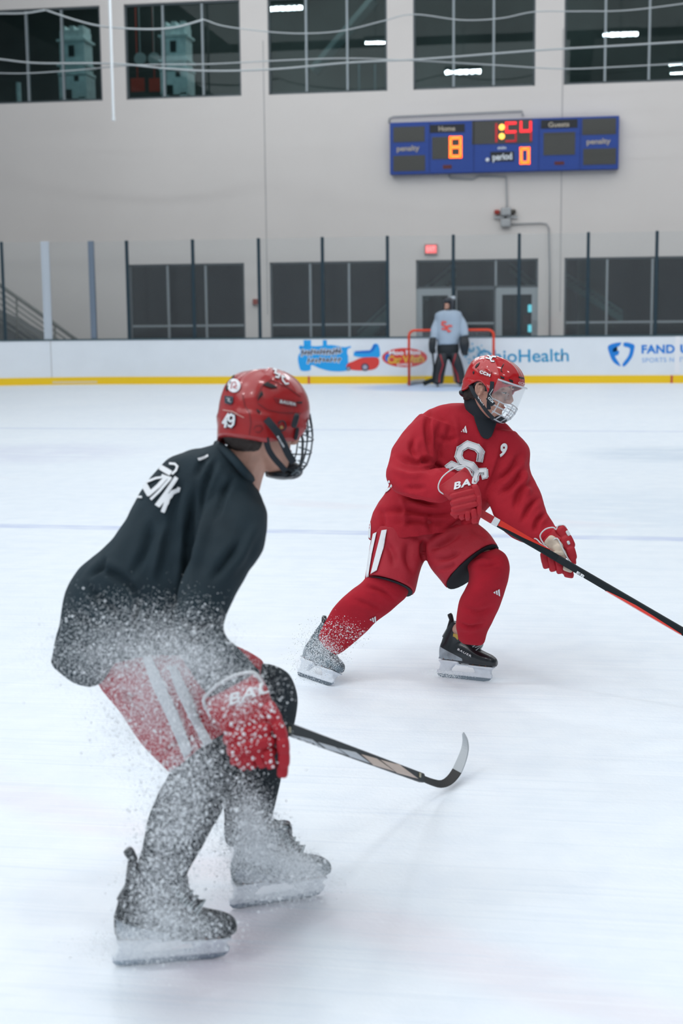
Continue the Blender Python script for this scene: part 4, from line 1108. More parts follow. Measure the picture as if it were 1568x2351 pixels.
btube(b, [(1010, 1230, 6.6, .10), (1070, 1270, 6.50, .075), (1120, 1300, 6.42, .055), (1108, 1370, 6.42, .045), (1090, 1430, 6.45, .036)] + leg_end(fR))
me = fuse(b, .0035, 2)
BODY = link_mesh('body', me, M_SKIN, RED, True)
head_extra(MH, BODY)

# ---- jersey
b = bmesh.new()
loft(b, [(1076, 926, 1140, 968, 6.55, .065), (1040, 925, 1165, 975, 6.56, .085), (985, 940, 1185, 1000, 6.58, .12), (930, 1000, 1200, 1050, 6.60, .15), (908, 1070, 1180, 1105, 6.61, .165), (885, 1125, 1135, 1150, 6.62, .165),
         (860, 1168, 1108, 1182, 6.62, .165), (848, 1205, 1100, 1195, 6.62, .17), (847, 1238, 1098, 1208, 6.62, .18, 0, 0, 0, 6)], 40, 2.2)
loft(b, [(965, 950, 1045, 985, 6.54, .10), (928, 988, 1015, 1030, 6.50, .10), (900, 1030, 1000, 1062, 6.44, .095), (888, 1072, 985, 1080, 6.38, .088), (890, 1104, 992, 1076, 6.34, .080), (912, 1133, 1008, 1074, 6.31, .075), (958, 1146, 1022, 1074, 6.28, .072), (1000, 1155, 1035, 1082, 6.25, .066), (1026, 1150, 1048, 1088, 6.23, .055)], 28, 2.1)
loft(b, [(1105, 985, 1186, 992, 6.56, .10), (1100, 1030, 1214, 1030, 6.57, .105), (1108, 1080, 1217, 1078, 6.55, .098), (1114, 1125, 1238, 1122, 6.52, .092), (1124, 1160, 1249, 1160, 6.49, .088), (1140, 1197, 1254, 1178, 6.46, .082), (1172, 1232, 1270, 1200, 6.43, .072), (1212, 1249, 1277, 1210, 6.40, .060), (1228, 1254, 1280, 1214, 6.39, .052)], 28, 2.1)
me = fuse(b, .0065, 3)
folds(me, [([(985, 940), (980, 985), (992, 1050)], 7, .012), ([(955, 1000), (945, 1030), (960, 1055)], 7, .010), ([(992, 1058), (1030, 1085)], 6, .014), ([(965, 1052), (995, 1060)], 6, .012),
           ([(905, 1045), (950, 1060), (990, 1062)], 7, .009), ([(895, 1075), (940, 1090), (985, 1088)], 9, -.008), ([(912, 1136), (960, 1148), (1010, 1160)], 6, .015), ([(925, 1120), (980, 1120)], 8, .007),
           ([(1015, 960), (1005, 1010), (1010, 1060)], 8, .008), ([(1040, 950), (1050, 1000), (1045, 1045)], 9, -.006), ([(1120, 1010), (1105, 1060), (1080, 1110)], 9, .010), ([(1150, 1010), (1130, 1070), (1110, 1130)], 9, -.008),
           ([(1200, 1035), (1170, 1080), (1125, 1115)], 8, .010), ([(1212, 1060), (1180, 1110), (1140, 1140)], 8, .010), ([(1225, 1100), (1195, 1130), (1180, 1175)], 8, .010), ([(1240, 1140), (1215, 1165), (1195, 1205)], 7, .011), ([(1255, 1175), (1235, 1195), (1225, 1225)], 6, .011),
           ([(1200, 1045), (1206, 1110), (1215, 1150)], 10, -.008), ([(860, 1180), (920, 1170), (1000, 1180), (1085, 1170)], 8, .010), ([(900, 1200), (970, 1195), (1040, 1205)], 8, .008), ([(920, 1130), (930, 1180), (925, 1215)], 8, -.007),
           ([(870, 1165), (880, 1200), (875, 1225)], 7, .007), ([(990, 1165), (985, 1195), (995, 1225)], 8, .007), ([(1050, 1190), (1060, 1205), (1055, 1218)], 6, .008), ([(1010, 1225), (1060, 1195), (1090, 1180)], 7, .012), ([(1000, 1000), (1030, 1010), (1060, 1000)], 7, .004)])
ripple(me, .006, .11, 3.0); ripple(me, .0025, .04, 9.0)
JER = link_mesh('jersey', me, M_JRED, RED, True)
JB = make_bvh(JER)
# neck gaiter (dark, wide V at the collar)
b = bmesh.new(); add_tube(b, [P(1096, 905, 6.50), P(1100, 930, 6.50), P(1106, 955, 6.52), P(1110, 980, 6.56)], [.062, .070, .066, .045], 24); bm_obj('neck_gaiter', b, M_BLKF, RED, True)
decal('neck_opening', polys_bm([[(1078, 918), (1084, 942), (1090, 966), (1097, 986), (1104, 1001), (1111, 1007), (1120, 1008), (1128, 1002), (1133, 990), (1139, 972), (1150, 960), (1140, 935), (1110, 922)]]), JB, M_BLKF, RED, lift=.003)
# crest
def poly_t(pts, ox, oy, sx=1.0): return [(ox + x * sx, oy + y * sx) for x, y in pts]
crS = [(1051, 1032), (1062, 1017), (1076, 1013), (1104, 1024), (1110, 1037), (1104, 1063), (1088, 1055), (1093, 1045), (1078, 1038), (1070, 1044), (1071, 1051), (1091, 1056), (1101, 1066), (1101, 1072)]
S1 = [(1043, 1046), (1046, 1032), (1058, 1016), (1075, 1013), (1105, 1026), (1110, 1040), (1104, 1062), (1085, 1053), (1090, 1042), (1077, 1036), (1070, 1039), (1067, 1046), (1072, 1053), (1094, 1064), (1097, 1075), (1090, 1098), (1078, 1098), (1068, 1080), (1052, 1064)]
S2 = [(1038, 1059), (1055, 1067), (1052, 1076), (1026, 1078), (1028, 1070)]
S3 = [(1096, 1072), (1116, 1074), (1121, 1082), (1115, 1101), (1098, 1098), (1101, 1089), (1094, 1086), (1088, 1100), (1084, 1104), (1086, 1094)]
def grow(poly, k):
    c = np.mean(np.array(poly), axis=0); return [tuple(c + (np.array(p) - c) * k) for p in poly]
def C3(l): return [(820 + x / 3.015, 900 + y / 3.015) for x, y in l]
CR = [([(848, 472), (858, 420), (828, 385), (765, 363), (712, 395), (700, 445), (722, 485), (790, 508), (822, 545), (815, 600), (790, 640)], 17.5, 13), ([(628, 520), (655, 500), (700, 522), (740, 520)], 15, 11), ([(812, 600), (842, 548), (888, 545), (890, 580), (868, 586)], 13, 9)]
def strokes(name, items, bv, m, par, conv=lambda l: l, lift=.004, cell=5):
    for pts, w_ in items: decal(name, polys_bm(stroke_poly(conv(pts), w_)), bv, m, par, lift=lift, cell=cell, thick=0)
M_CRG = mat('crest_grey', (.25, .25, .27), .7)
for pts, w1, w2 in CR:
    strokes('crest', [(pts, w1)], JB, M_WHT, RED, C3, lift=.003)
for pts, w1, w2 in CR:
    strokes('crest_outline', [(pts, w2)], JB, M_CRG, RED, C3, lift=.0042)
for pts, w1, w2 in CR:
    strokes('crest', [(pts, w2 - 1.4)], JB, M_WHT, RED, C3, lift=.0054)
decal('jersey_number', T2('9', 1143, 1046, 1159, 1049, 31, .045, 1, (.28, -1)), JB, M_WHT, RED, lift=.004)
for q in ([(1057, 991), (1060, 989), (1060.5, 992.5)], [(1061, 987), (1064, 984), (1067, 993), (1064.5, 993.5)], [(1065.5, 982.5), (1069, 977), (1072.5, 991), (1072, 995), (1068.5, 993.5)]):
    decal('maker_mark', polys_bm([q]), JB, M_WHT, RED, lift=.004, cell=3)
decal('back_lettering', T2('SC', 866, 1152, 902, 1116, 17, .05, 1.1, (-.5, -1)), JB, M_WHT, RED, lift=.004)
decal('hem_piping', polys_bm([[(846, 1185), (850, 1182), (852, 1210), (851, 1238), (847, 1238)]]), JB, M_WHT, RED, lift=.002)

# ---- pants
b = bmesh.new()
loft(b, [(870, 1180, 1080, 1180, 6.62, .14), (856, 1215, 1095, 1205, 6.62, .15), (858, 1245, 1050, 1245, 6.62, .14), (880, 1262, 1010, 1265, 6.62, .12)], 32, 2.3)
loft(b, [(858, 1205, 985, 1215, 6.60, .13), (850, 1245, 985, 1265, 6.58, .13), (844, 1290, 968, 1302, 6.55, .125), (838, 1327, 951, 1363, 6.53, .12, 0, 0, 6, -19)], 32, 2.3)
loft(b, [(960, 1225, 1092, 1198, 6.60, .13), (968, 1262, 1112, 1214, 6.55, .135), (990, 1305, 1128, 1230, 6.50, .13, 0, 0, -14, -8), (1026, 1351, 1142, 1250, 6.46, .125, 0, 0, -24, -16)], 32, 2.2)
me = fuse(b, .006, 3)
folds(me, [([(975, 1235), (970, 1260), (974, 1292)], 7, .014), ([(985, 1262), (1020, 1245), (1060, 1222)], 8, .012), ([(985, 1285), (1030, 1280), (1060, 1262)], 8, .010), ([(1000, 1310), (1035, 1300), (1050, 1290)], 6, .006),
           ([(1080, 1215), (1105, 1225), (1125, 1238)], 8, .008), ([(880, 1235), (900, 1270), (905, 1305)], 10, .006), ([(940, 1240), (935, 1280), (950, 1320)], 9, .008)])
ripple(me, .004, .09, 5.0)
PAN = link_mesh('pants', me, M_PRED, RED, True); PB = make_bvh(PAN)
decal('pants_stripe', polys_bm([[(858, 1226), (866, 1222), (855, 1272), (847, 1322), (841, 1325), (848, 1272)]]), PB, M_WHT, RED, lift=.004)
decal('pants_stripe', polys_bm([[(877, 1218), (889, 1216), (880, 1262), (866, 1310), (852, 1318), (866, 1262)]]), PB, M_WHT, RED, lift=.004)
def opening(rg, k=.93, out=.004, name='pants_hem_shade', m=None, parent=None, dirv=None):  # black disc over the closed hem, painted as the shade inside the leg
    ps = ring_pts(rg, 28, 2.2); c = sum(ps, Vector()) / len(ps); b = bmesh.new()
    b.faces.new([b.verts.new(c + (q - c) * k + dirv * out) for q in ps]); return bm_obj(name, b, m or M_HEM_SHADE, parent)
opening((838, 1327, 951, 1363, 6.53, .12, 0, 0, 6, -19), .95, .006, parent=RED, dirv=(P(820, 1400, 6.5) - P(880, 1330, 6.5)).normalized())
opening((1026, 1351, 1142, 1250, 6.46, .125, 0, 0, -24, -16), .97, .006, parent=RED, dirv=(P(1140, 1350, 6.3) - P(1080, 1290, 6.5)).normalized())

# ---- socks
def sock(rings, m, parent, fl=(), vox=.006, nm='sock'):
    b = bmesh.new(); loft(b, rings, 28, 2.1); me = fuse(b, vox, 2)
    if fl: folds(me, fl)
    ripple(me, .003, .07, 7.0); return link_mesh(nm, me, m, parent, True)
SL = sock([(855, 1300, 945, 1335, 6.53, .075), (832, 1335, 935, 1366, 6.52, .09), (808, 1354, 918, 1384, 6.52, .088), (781, 1378, 896, 1404, 6.52, .08), (760, 1402, 868, 1424, 6.53, .072), (746, 1428, 842, 1450, 6.54, .064), (735, 1450, 815, 1474, 6.55, .056), (732, 1466, 790, 1494, 6.56, .048), (742, 1482, 772, 1504, 6.56, .038)],
          M_SRED, RED, [([(835, 1345), (870, 1355), (910, 1380)], 6, .008), ([(800, 1372), (850, 1390), (880, 1400)], 7, .005), ([(760, 1430), (800, 1450), (820, 1455)], 6, .006)])
SR = sock([(1068, 1275, 1138, 1258, 6.48, .09), (1072, 1300, 1160, 1272, 6.42, .095), (1076, 1332, 1171, 1298, 6.40, .10), (1068, 1352, 1168, 1325, 6.40, .097), (1056, 1376, 1158, 1360, 6.41, .088), (1049, 1408, 1146, 1396, 6.43, .08), (1047, 1440, 1132, 1424, 6.45, .07), (1049, 1452, 1120, 1450, 6.48, .064), (1052, 1468, 1112, 1474, 6.50, .056), (1062, 1478, 1104, 1481, 6.51, .044)],
          M_SRED, RED, [([(1080, 1285), (1110, 1275), (1145, 1285)], 7, .006), ([(1080, 1300), (1120, 1300), (1155, 1290)], 7, .005), ([(1050, 1430), (1080, 1440), (1115, 1432)], 5, .006), ([(1060, 1395), (1100, 1405), (1140, 1390)], 7, .004)])
for t, S_ in (((1141, 1360), SR), ((857, 1422), SL)):
    sb = make_bvh(S_); ox, oy = t; f = 1 if S_ is SR else -1
    for q in ([(-9, 0), (-5, -3), (-4.5, 3)], [(-3.5, -4), (0, -5), (1, 6), (-2, 4.5)], [(1.5, -6), (5, -8), (6, 9), (3, 7)]):
        decal('maker_mark', polys_bm([[(ox + x, oy + y) for x, y in q]]), sb, M_WHT, RED, lift=.003, cell=3)

# ---- skates
skR, MR, _ = skate(RED, *fR, guard=.05)
skL, ML, _ = skate(RED, *fL, scale=.98, m_boot=mat('boot_snow_dusted', (.10, .135, .16), .4, coat=.3, noise_amt=.8, noise_scale=40), guard=.05)
_bo = [c for c in skR.children if c.name.startswith('boot')][0]; bvR = make_bvh(_bo)
decal('boot_lettering', T2('BAUER', 1050, 1492, 1082, 1509, 4.5, .03, 1.25), bvR, M_WHT, skR, lift=.002, cell=3)
decal('boot_patch', polys_bm([[(1041, 1454), (1054, 1457), (1053, 1462), (1051, 1470), (1045, 1463), (1040, 1461)]]), bvR, mat('boot_gold', (.50, .34, .08), .4, metal=.4), skR, lift=.002, cell=3)

# ---- helmet, visor, straps
rimR = [(0, .068), (20, .064), (38, .056), (55, .040), (68, -.002), (76, -.008), (82, .020), (92, .034), (102, .030), (112, .008), (125, -.022), (150, -.040), (180, -.045)]
HEL = helmet_shell(MH, M_HRED, RED, rimR, height=.160, af=.142, ab=.124, bw=.107)
dgm = bpy.context.evaluated_depsgraph_get(); HB_ = make_bvh(HEL)
M_VENT = mat('vent_black', (.01, .01, .012), .5)
for q in ([(1091, 843), (1094, 837), (1102, 832), (1098, 840), (1092, 846)], [(1085, 855), (1088, 851), (1089.5, 855), (1087, 860)], [(1148, 863), (1157, 866), (1158, 870), (1150, 869)], [(1168, 870), (1177, 873), (1178, 879), (1170, 876)], [(1151, 873), (1162, 876), (1176, 883), (1162, 882), (1153, 878)],
          [(1190, 864), (1202, 867), (1203, 871), (1191, 868)], [(1149, 852), (1151, 843), (1156, 835), (1157, 836), (1152.5, 845), (1151, 852), (1154, 854), (1153, 855)]):
    decal('vent', polys_bm([q]), HB_, M_VENT, HEL, lift=.001, cell=3)
decal('helmet_lettering', T2('CCM', 1100.5, 856, 1125, 865, 6.5, .05, 1.1), HB_, M_WHT, HEL, lift=.002, cell=2)
decal('helmet_badge', polys_bm([[(1096, 846), (1130, 854), (1126, 866.5), (1101, 860)], ]), HB_, mat('helmet_badge_red', (.34, .01, .014), .3, coat=.4), HEL, lift=.0008, cell=3)
decal('helmet_lettering', T2('CCM', 1189, 881, 1204, 884, 5, .04, 1.1), HB_, mat('helmet_pink_print', (.75, .45, .45), .5), HEL, lift=.002, cell=2)
for dx, m_, lf in ((1.2, M_BLKP, .002), (0, M_WHT, .004)):
    strokes('helmet_crest', [([(1131 + dx, 814), (1122 + dx, 812.5), (1119.5 + dx, 816), (1126 + dx, 820), (1123 + dx, 824), (1116 + dx, 822)], 3.2), ([(1138 + dx, 820), (1130 + dx, 819), (1126 + dx, 826), (1128 + dx, 830), (1134 + dx, 830)], 3.2)], HB_, m_, HEL, lift=lf * .5, cell=2)
# dark padding under the shell round the ear and at the nape, hair
b = bmesh.new()
for s in (-1, 1): add_tube(b, [MH @ Vector(q) for q in ((.022, s * .084, .0), (.016, s * .088, .028), (-.008, s * .090, .040), (-.034, s * .088, .026), (-.040, s * .086, .002))], .006, 8)
bm_obj('ear_padding', b, M_BLKP, HEL, True)
b = bmesh.new(); ellip(b, MH, (-.050, 0, -.010), (.055, .070, .055)); ellip(b, MH, (-.075, -.02, -.040), (.030, .045, .030)); ellip(b, MH, (.02, -.074, .03), (.022, .006, .02))
hme = fuse(b, .004, 2); ripple(hme, .005, .012, 2.0); link_mesh('hair', hme, M_HAIR, RED, True)
b = bmesh.new(); ellip(b, MH, (-.098, 0, -.042), (.022, .075, .020)); bm_obj('nape_padding', b, M_BLKP, HEL, True)
# visor: curved clear sheet with real thickness, then clear lower cage
def vis_pt(th, z, r=.158):
    return MH @ Vector((.018 + (r - .018) * math.cos(th) ** .8, .118 * math.sin(th), z))
b = bmesh.new(); g = []
for i in range(25):
    th = math.radians(-74 + 148 * i / 24); zb = -.034 + .018 * abs(math.sin(th)) ** 2; g.append([b.verts.new(vis_pt(th, zb + (.072 - zb) * j / 10, .158 - .006 * (1 - j / 10))) for j in range(11)])
for A, B in zip(g[:-1], g[1:]):
    for j in range(10): b.faces.new((A[j], A[j + 1], B[j + 1], B[j]))
v = bm_obj('visor', b, M_CLR, HEL, True, 'clear curved visor'); s_ = v.modifiers.new('s', 'SOLIDIFY'); s_.thickness = .0025
b = bmesh.new()
for z, rr, t0 in ((-.036, .154, 74), (-.060, .150, 66), (-.086, .138, 60), (-.112, .112, 50)):
    add_tube(b, [MH @ Vector((.012 + (rr - .012) * math.cos(t) ** .8, .108 * math.sin(t), z + .018 * abs(math.sin(t)) ** 2)) for t in np.radians(np.linspace(-t0, t0, 17))], .0033, 8)
for t in np.radians((-56, -34, -12, 12, 34, 56)):
    add_tube(b, [MH @ Vector((.012 + (rr - .012) * math.cos(t) ** .8, .108 * math.sin(t), z + .018 * abs(math.sin(t)) ** 2)) for z, rr in ((-.036, .154), (-.060, .150), (-.086, .138), (-.112, .112))], .0030, 8)
bm_obj('lower_cage', b, M_CAGEC, HEL, True, 'clear plastic chin cage')
b = bmesh.new(); add_tube(b, [vis_pt(t, .072 - .004, .162) for t in np.radians(np.linspace(-74, 74, 25))], .0042, 8); bm_obj('visor_rim', b, M_CAGEC, HEL, True)
b = bmesh.new(); ellip(b, MH, (.100, 0, -.098), (.030, .034, .016)); ellip(b, MH, (.080, 0, -.112), (.030, .034, .010)); bm_obj('chin_cup', b, M_BLKP, HEL, True)
def px3(l): return [P(*q) for q in l]
s1 = strap('strap', px3([(1078, 880, 6.40), (1086, 900, 6.37), (1097, 916, 6.36), (1108, 932, 6.35), (1120, 948, 6.345), (1134, 962, 6.34)]), .016, .003, M_BLKF, HEL)
s2 = strap('strap', px3([(1130, 876, 6.33), (1128, 895, 6.325), (1124, 906, 6.32), (1122, 925, 6.32), (1122, 940, 6.33)]), .018, .003, M_BLKF, HEL)
s3 = strap('strap', px3([(1120, 912, 6.31), (1127, 922, 6.31), (1133, 930, 6.31)]), .022, .003, M_BLKF, HEL)
decal('strap_lettering', T2('CCM', 1096, 911, 1110, 931, 5.0, .05, 1.1), make_bvh(s1), M_WHT, HEL, lift=.001, cell=2)
decal('strap_lettering', T2('CCM', 1119.5, 914, 1130.5, 925.5, 5.0, .05, 1.1), make_bvh(s3), M_WHT, HEL, lift=.001, cell=2)
b = bmesh.new(); add_tube(b, px3([(1132, 893, 6.315), (1124, 905, 6.31), (1132, 918, 6.305)]), .0016, 6); bm_obj('clip_wire', b, M_CAGEC, HEL, True)

# ---- glove nearest us (back of the hand shows)
def glove(parent, cuff, rolls, fingers, thumb, trim, m=M_GRED, label=None, palm=None, vox=.004):
    b = bmesh.new(); loft(b, cuff, 28, 2.6); me = fuse(b, vox, 2); root = link_mesh('glove', me, m, parent, True)
    if label: root['label'] = label
    b = bmesh.new()
    for r in rolls: pad(b, *r)
    link_mesh('back_rolls', fuse(b, vox * .8, 1), m, root, True)
    for f_ in fingers:
        b = bmesh.new()
        for r in f_: pad(b, *r)
        link_mesh('finger', fuse(b, vox * .7, 1), m, root, True)
    b = bmesh.new()
    for r in thumb: pad(b, *r)
    link_mesh('thumb', fuse(b, vox * .7, 1), m, root, True)
    if trim:
        b = bmesh.new(); add_tube(b, [P(*q) for q in crm(trim[0], 4)], trim[1], 8); bm_obj('cuff_trim', b, M_GTRIM, root, True)
    if palm:
        b = bmesh.new()
        for r in palm: pad(b, *r)
        link_mesh('palm', fuse(b, vox * .8, 1), M_PALM, root, True, )
    return root
GA = glove(RED, [(1006, 1118, 1068, 1072, 6.20, .045), (1012, 1132, 1084, 1092, 6.18, .052), (1024, 1142, 1094, 1112, 6.165, .050), (1032, 1150, 1098, 1130, 6.16, .044)],
           [(1062, 1134, 14, 64, 17, 6.135, .032), (1065, 1149, 14, 66, 16, 6.13, .033), (1067, 1163, 13, 66, 15, 6.13, .033), (1064, 1176, 8, 62, 13, 6.135, .030)],
           [[(1044, 1177, -80, 22, 15, 6.13, .018), (1047, 1184, -60, 12, 13, 6.14, .015)], [(1059, 1180, -84, 22, 15, 6.125, .018), (1061, 1188, -70, 12, 13, 6.135, .015)], [(1073, 1182, -86, 22, 14, 6.12, .018), (1074, 1190, -80, 12, 12, 6.13, .015)],
            [(1087, 1178, -84, 24, 15, 6.12, .019), (1089, 1194, -80, 18, 15, 6.125, .017)]],
           [(1093, 1128, -70, 34, 17, 6.13, .022), (1098, 1150, -84, 28, 15, 6.125, .020), (1099, 1172, -92, 26, 14, 6.125, .018), (1094, 1190, -100, 24, 13, 6.13, .017)],
           ([(1031, 1136, 6.19), (1018, 1134, 6.155), (1008, 1126, 6.15), (1007, 1112, 6.15), (1016, 1095, 6.15), (1034, 1080, 6.15), (1054, 1071, 6.15), (1066, 1071, 6.15), (1076, 1078, 6.15), (1085, 1094, 6.15)], .0032), label='red glove nearest us, back of hand showing')
gb = make_bvh(GA)
decal('cuff_lettering', T2('BAU', 1042, 1124, 1101, 1108, 16, .04, 1.15, (.15, -1)), gb, M_WHT, GA, lift=.003, cell=3)
# ---- far glove (palm and curled fingers round the stick)
GB = glove(RED, [(1240, 1240, 1277, 1208, 6.38, .045), (1244, 1250, 1290, 1214, 6.35, .045), (1258, 1256, 1306, 1226, 6.33, .042)],
           [(1291, 1222, -55, 34, 26, 6.32, .032), (1302, 1245, -65, 36, 30, 6.31, .030), (1311, 1270, -75, 34, 22, 6.30, .026), (1314, 1286, -85, 26, 16, 6.295, .022)],
           [[(1250, 1282, -80, 30, 17, 6.28, .020), (1253, 1296, -75, 20, 16, 6.275, .018)], [(1265, 1287, -82, 32, 17, 6.27, .021), (1268, 1302, -78, 22, 16, 6.265, .018)], [(1281, 1290, -84, 34, 17, 6.265, .021), (1284, 1306, -80, 24, 16, 6.26, .018)],
            [(1293, 1296, -88, 26, 13, 6.27, .018), (1292, 1310, -88, 14, 12, 6.265, .016)]],
           [(1303, 1312, -20, 26, 20, 6.27, .022), (1306, 1320, -10, 22, 14, 6.265, .020)],
           ([(1223, 1236, 6.36), (1232, 1238, 6.34), (1244, 1250, 6.31), (1252, 1254, 6.295), (1264, 1245, 6.29), (1279, 1236, 6.28), (1290, 1256, 6.275), (1300, 1276, 6.27), (1312, 1293, 6.265), (1321, 1297, 6.265)], .0032), label='red glove gripping the shaft, tan palm showing',
           palm=[(1272, 1250, -40, 44, 30, 6.30, .018), (1285, 1268, -60, 40, 24, 6.29, .018), (1276, 1272, 0, 36, 12, 6.262, .010), (1303, 1306, -20, 24, 14, 6.255, .016)])
b = bmesh.new(); add_tube(b, [P(*q) for q in crm([(1252, 1254, 6.30), (1241, 1236, 6.30), (1242, 1225, 6.30), (1254, 1214, 6.30), (1270, 1211, 6.30), (1277, 1216, 6.30), (1281, 1207, 6.30), (1294, 1206, 6.30), (1300, 1212, 6.30)], 4)], .0032, 8); bm_obj('cuff_trim', b, M_GTRIM, GB, True)
b = bmesh.new()
for q in ((1304, 1224, -60, 14, 8, 6.284, .004), (1305, 1246, -70, 10, 7, 6.279, .004)): pad(b, *q)
link_mesh('white_patch', fuse(b, .003, 1), M_GTRIM, GB, True)
# ---- stick in the red player's hands
def shaft_obj(name, pts, hw, hh, m, parent, up=None):
    """rectangular shaft along 3D points"""
    b = bmesh.new(); prev = None
    for i, p in enumerate(pts):
        t = (pts[min(i + 1, len(pts) - 1)] - pts[max(i - 1, 0)]).normalized(); u = (UPV - t * UPV.dot(t)).normalized(); v = t.cross(u)
        r = [b.verts.new(p + u * hw * a + v * hh * c) for a, c in ((-1, -.7), (-.7, -1), (.7, -1), (1, -.7), (1, .7), (.7, 1), (-.7, 1), (-1, .7))]
        if prev:
            for k in range(8): b.faces.new((prev[k], prev[(k + 1) % 8], r[(k + 1) % 8], r[k]))
        else: b.faces.new(r[::-1])
        prev = r
    b.faces.new(prev); return bm_obj(name, b, m, parent, False)
STR = empty('hockey_stick', P(1240, 1262, 6.3), 'black and red hockey stick held by the player in red, running off the right edge', 'hockey stick')
A0, A1 = P(1060, 1152, 6.20), P(1100, 1176, 6.18); A2 = P(1280, 1282, 6.24)
A3 = P(1568, 1450, 6.0); dirS = (A3 - A2).normalized()
tend = (0.05 - A3.z) / dirS.z; A4 = A3 + dirS * tend
def on(a, c, px):
    t = 0.5
    for _ in range(30): t += (px - proj(a.lerp(c, t))[0]) / (proj(c)[0] - proj(a)[0])
    return a.lerp(c, t)
M_SK = mat('stick_black', (.012, .018, .022), .55, spec=.25); M_SKR = mat('stick_red', (.50, .02, .02), .3, coat=.4); M_SKRB = mat('stick_bright_red', (.72, .04, .025), .25, coat=.5); M_TAPE = mat('stick_tape_red', (.42, .03, .04), .8)
HW, HH = .0155, .0105
shaft_obj('grip_tape', [A0, A1, on(A1, A2, 1130)], HW + .001, HH + .001, M_TAPE, STR)
shaft_obj('white_band', [on(A1, A2, 1130), on(A1, A2, 1143)], HW + .0015, HH + .0015, M_WHT, STR)
shaft_obj('shaft', [on(A1, A2, 1143), on(A1, A2, 1200), A2, on(A2, A3, 1400), A3, A4], HW, HH, M_SK, STR)
SKB = make_bvh([c for c in STR.children if c.name.startswith('shaft')][0])
_up = (UPV - (A2 - A1).normalized() * UPV.dot((A2 - A1).normalized())).normalized()
def wedge(name, pts, offs, hws, m):
    b = bmesh.new(); prev = None
    for p, o_, h_ in zip(pts, offs, hws):
        t = (A2 - A1).normalized(); v = t.cross(_up); c = p + _up * o_
        r = [b.verts.new(c + _up * h_ * a + v * (HH + .0012) * k) for a, k in ((-1, -1), (1, -1), (1, 1), (-1, 1))]
        if prev:
            for j in range(4): b.faces.new((prev[j], prev[(j + 1) % 4], r[(j + 1) % 4], r[j]))
        else: b.faces.new(r[::-1])
        prev = r
    b.faces.new(prev); bm_obj(name, b, m, STR)
wedge('shaft_red_panel', [on(A1, A2, x) for x in (1144, 1165, 1200, 1230, 1258)], [.003, .006, .0085, .012, .0155], [.0135, .0105, .008, .0045, .001], M_SKRB)
wedge('shaft_red_panel', [on(A2, A3, x) for x in (1395, 1430, 1460, 1500, 1566)], [-.0165, -.013, -.0115, -.0125, -.0155], [.0008, .004, .006, .005, .0015], M_SKRB)
decal('shaft_lettering', T2('ER', 1322, 1317, 1342, 1329, 7, .04, 1.1), SKB, M_WHT, STR, lift=.0012, cell=3)
# blade of that stick (beyond the picture's right edge)
bl = bmesh.new(); bd_ = (dirS * Vector((1, 1, 0))).normalized(); prev = None
for i in range(9):
    t = i / 8; c = Vector((A4.x, A4.y, 0)) + bd_ * (.28 * t) + Vector((-bd_.y, bd_.x, 0)) * (-.05 * t * t); hz = .055 + .02 * t - .03 * max(0, t - .8) * 5 * .5
    n_ = Vector((-bd_.y, bd_.x, 0)) * .004; r = [bl.verts.new(c - n_ + Vector((0, 0, .002))), bl.verts.new(c + n_ + Vector((0, 0, .002))), bl.verts.new(c + n_ + Vector((0, 0, hz))), bl.verts.new(c - n_ + Vector((0, 0, hz)))]
    if prev:
        for k in range(4): bl.faces.new((prev[k], prev[(k + 1) % 4], r[(k + 1) % 4], r[k]))
    else: bl.faces.new(r[::-1])
    prev = r
bl.faces.new(prev); bm_obj('blade', bl, M_SK, STR)
# ================================================================== PLAYER IN BLACK (nearest us)
BLK = empty('hockey_player', G(420, 2200), 'person in black hockey jersey and red helmet 49, back to us in snow spray', 'person')
be = math.radians(37); hf2 = RT * math.cos(be) + FWD * math.sin(be); hf2 = hf2 * math.cos(math.radians(9)) - UPV * math.sin(math.radians(9))
MB_ = frame(P(640, 982, 3.86), hf2, UPV, .083)
hb2 = depth_of(MB_.translation)
fA = (G(264, 2219), G(520, 2198), Vector((0, 0, 1)) + RT * .02)
fB = (G(532, 2088), G(738, 2055), Vector((0, 0, 1)) + RT * .02)
ZA, ZB = .86, .90
def ank_px(fr, pt, zs=1.0):
    rear, front, up = Vector(fr[0]), Vector(fr[1]), fr[2]; f = front - rear; s = f.length / .27
    M = frame((rear + front) / 2, f, up) @ Matrix.Diagonal((s, s, s * zs, 1)); return proj(M @ Vector(pt))
b = bmesh.new(); head_bm(b, MB_)
btube(b, [(598, 985, hb2, .062), (580, 1020, 3.93, .062), (560, 1060, 3.96, .066), (535, 1100, 3.98, .085)])
btube(b, [(530, 1095, 3.99, .09), (470, 1170, 4.0, .12), (400, 1270, 4.0, .12), (330, 1380, 4.0, .12), (290, 1470, 4.0, .125), (300, 1530, 4.0, .11)])
btube(b, [(520, 1120, 3.97, .07), (535, 1190, 3.9, .055), (510, 1280, 3.84, .045), (460, 1400, 3.78, .04), (460, 1450, 3.76, .04), (510, 1530, 3.70, .034), (560, 1620, 3.67, .03)])
aA = ank_px(fA, (-.055, 0, .24), ZA); aA2 = ank_px(fA, (-.06, 0, .13), ZA); aA3 = ank_px(fA, (.09, 0, .11), ZA)
aB = ank_px(fB, (-.055, 0, .24), ZB); aB2 = ank_px(fB, (-.06, 0, .13), ZB); aB3 = ank_px(fB, (.09, 0, .11), ZB)
btube(b, [(320, 1530, 4.0, .095), (370, 1600, 3.96, .085), (430, 1700, 3.9, .07), (450, 1760, 3.86, .055), (420, 1880, 3.83, .038), (aA[0], aA[1], aA[2], .028), (aA2[0], aA2[1], aA2[2], .022), (aA3[0], aA3[1], aA3[2], .019)])
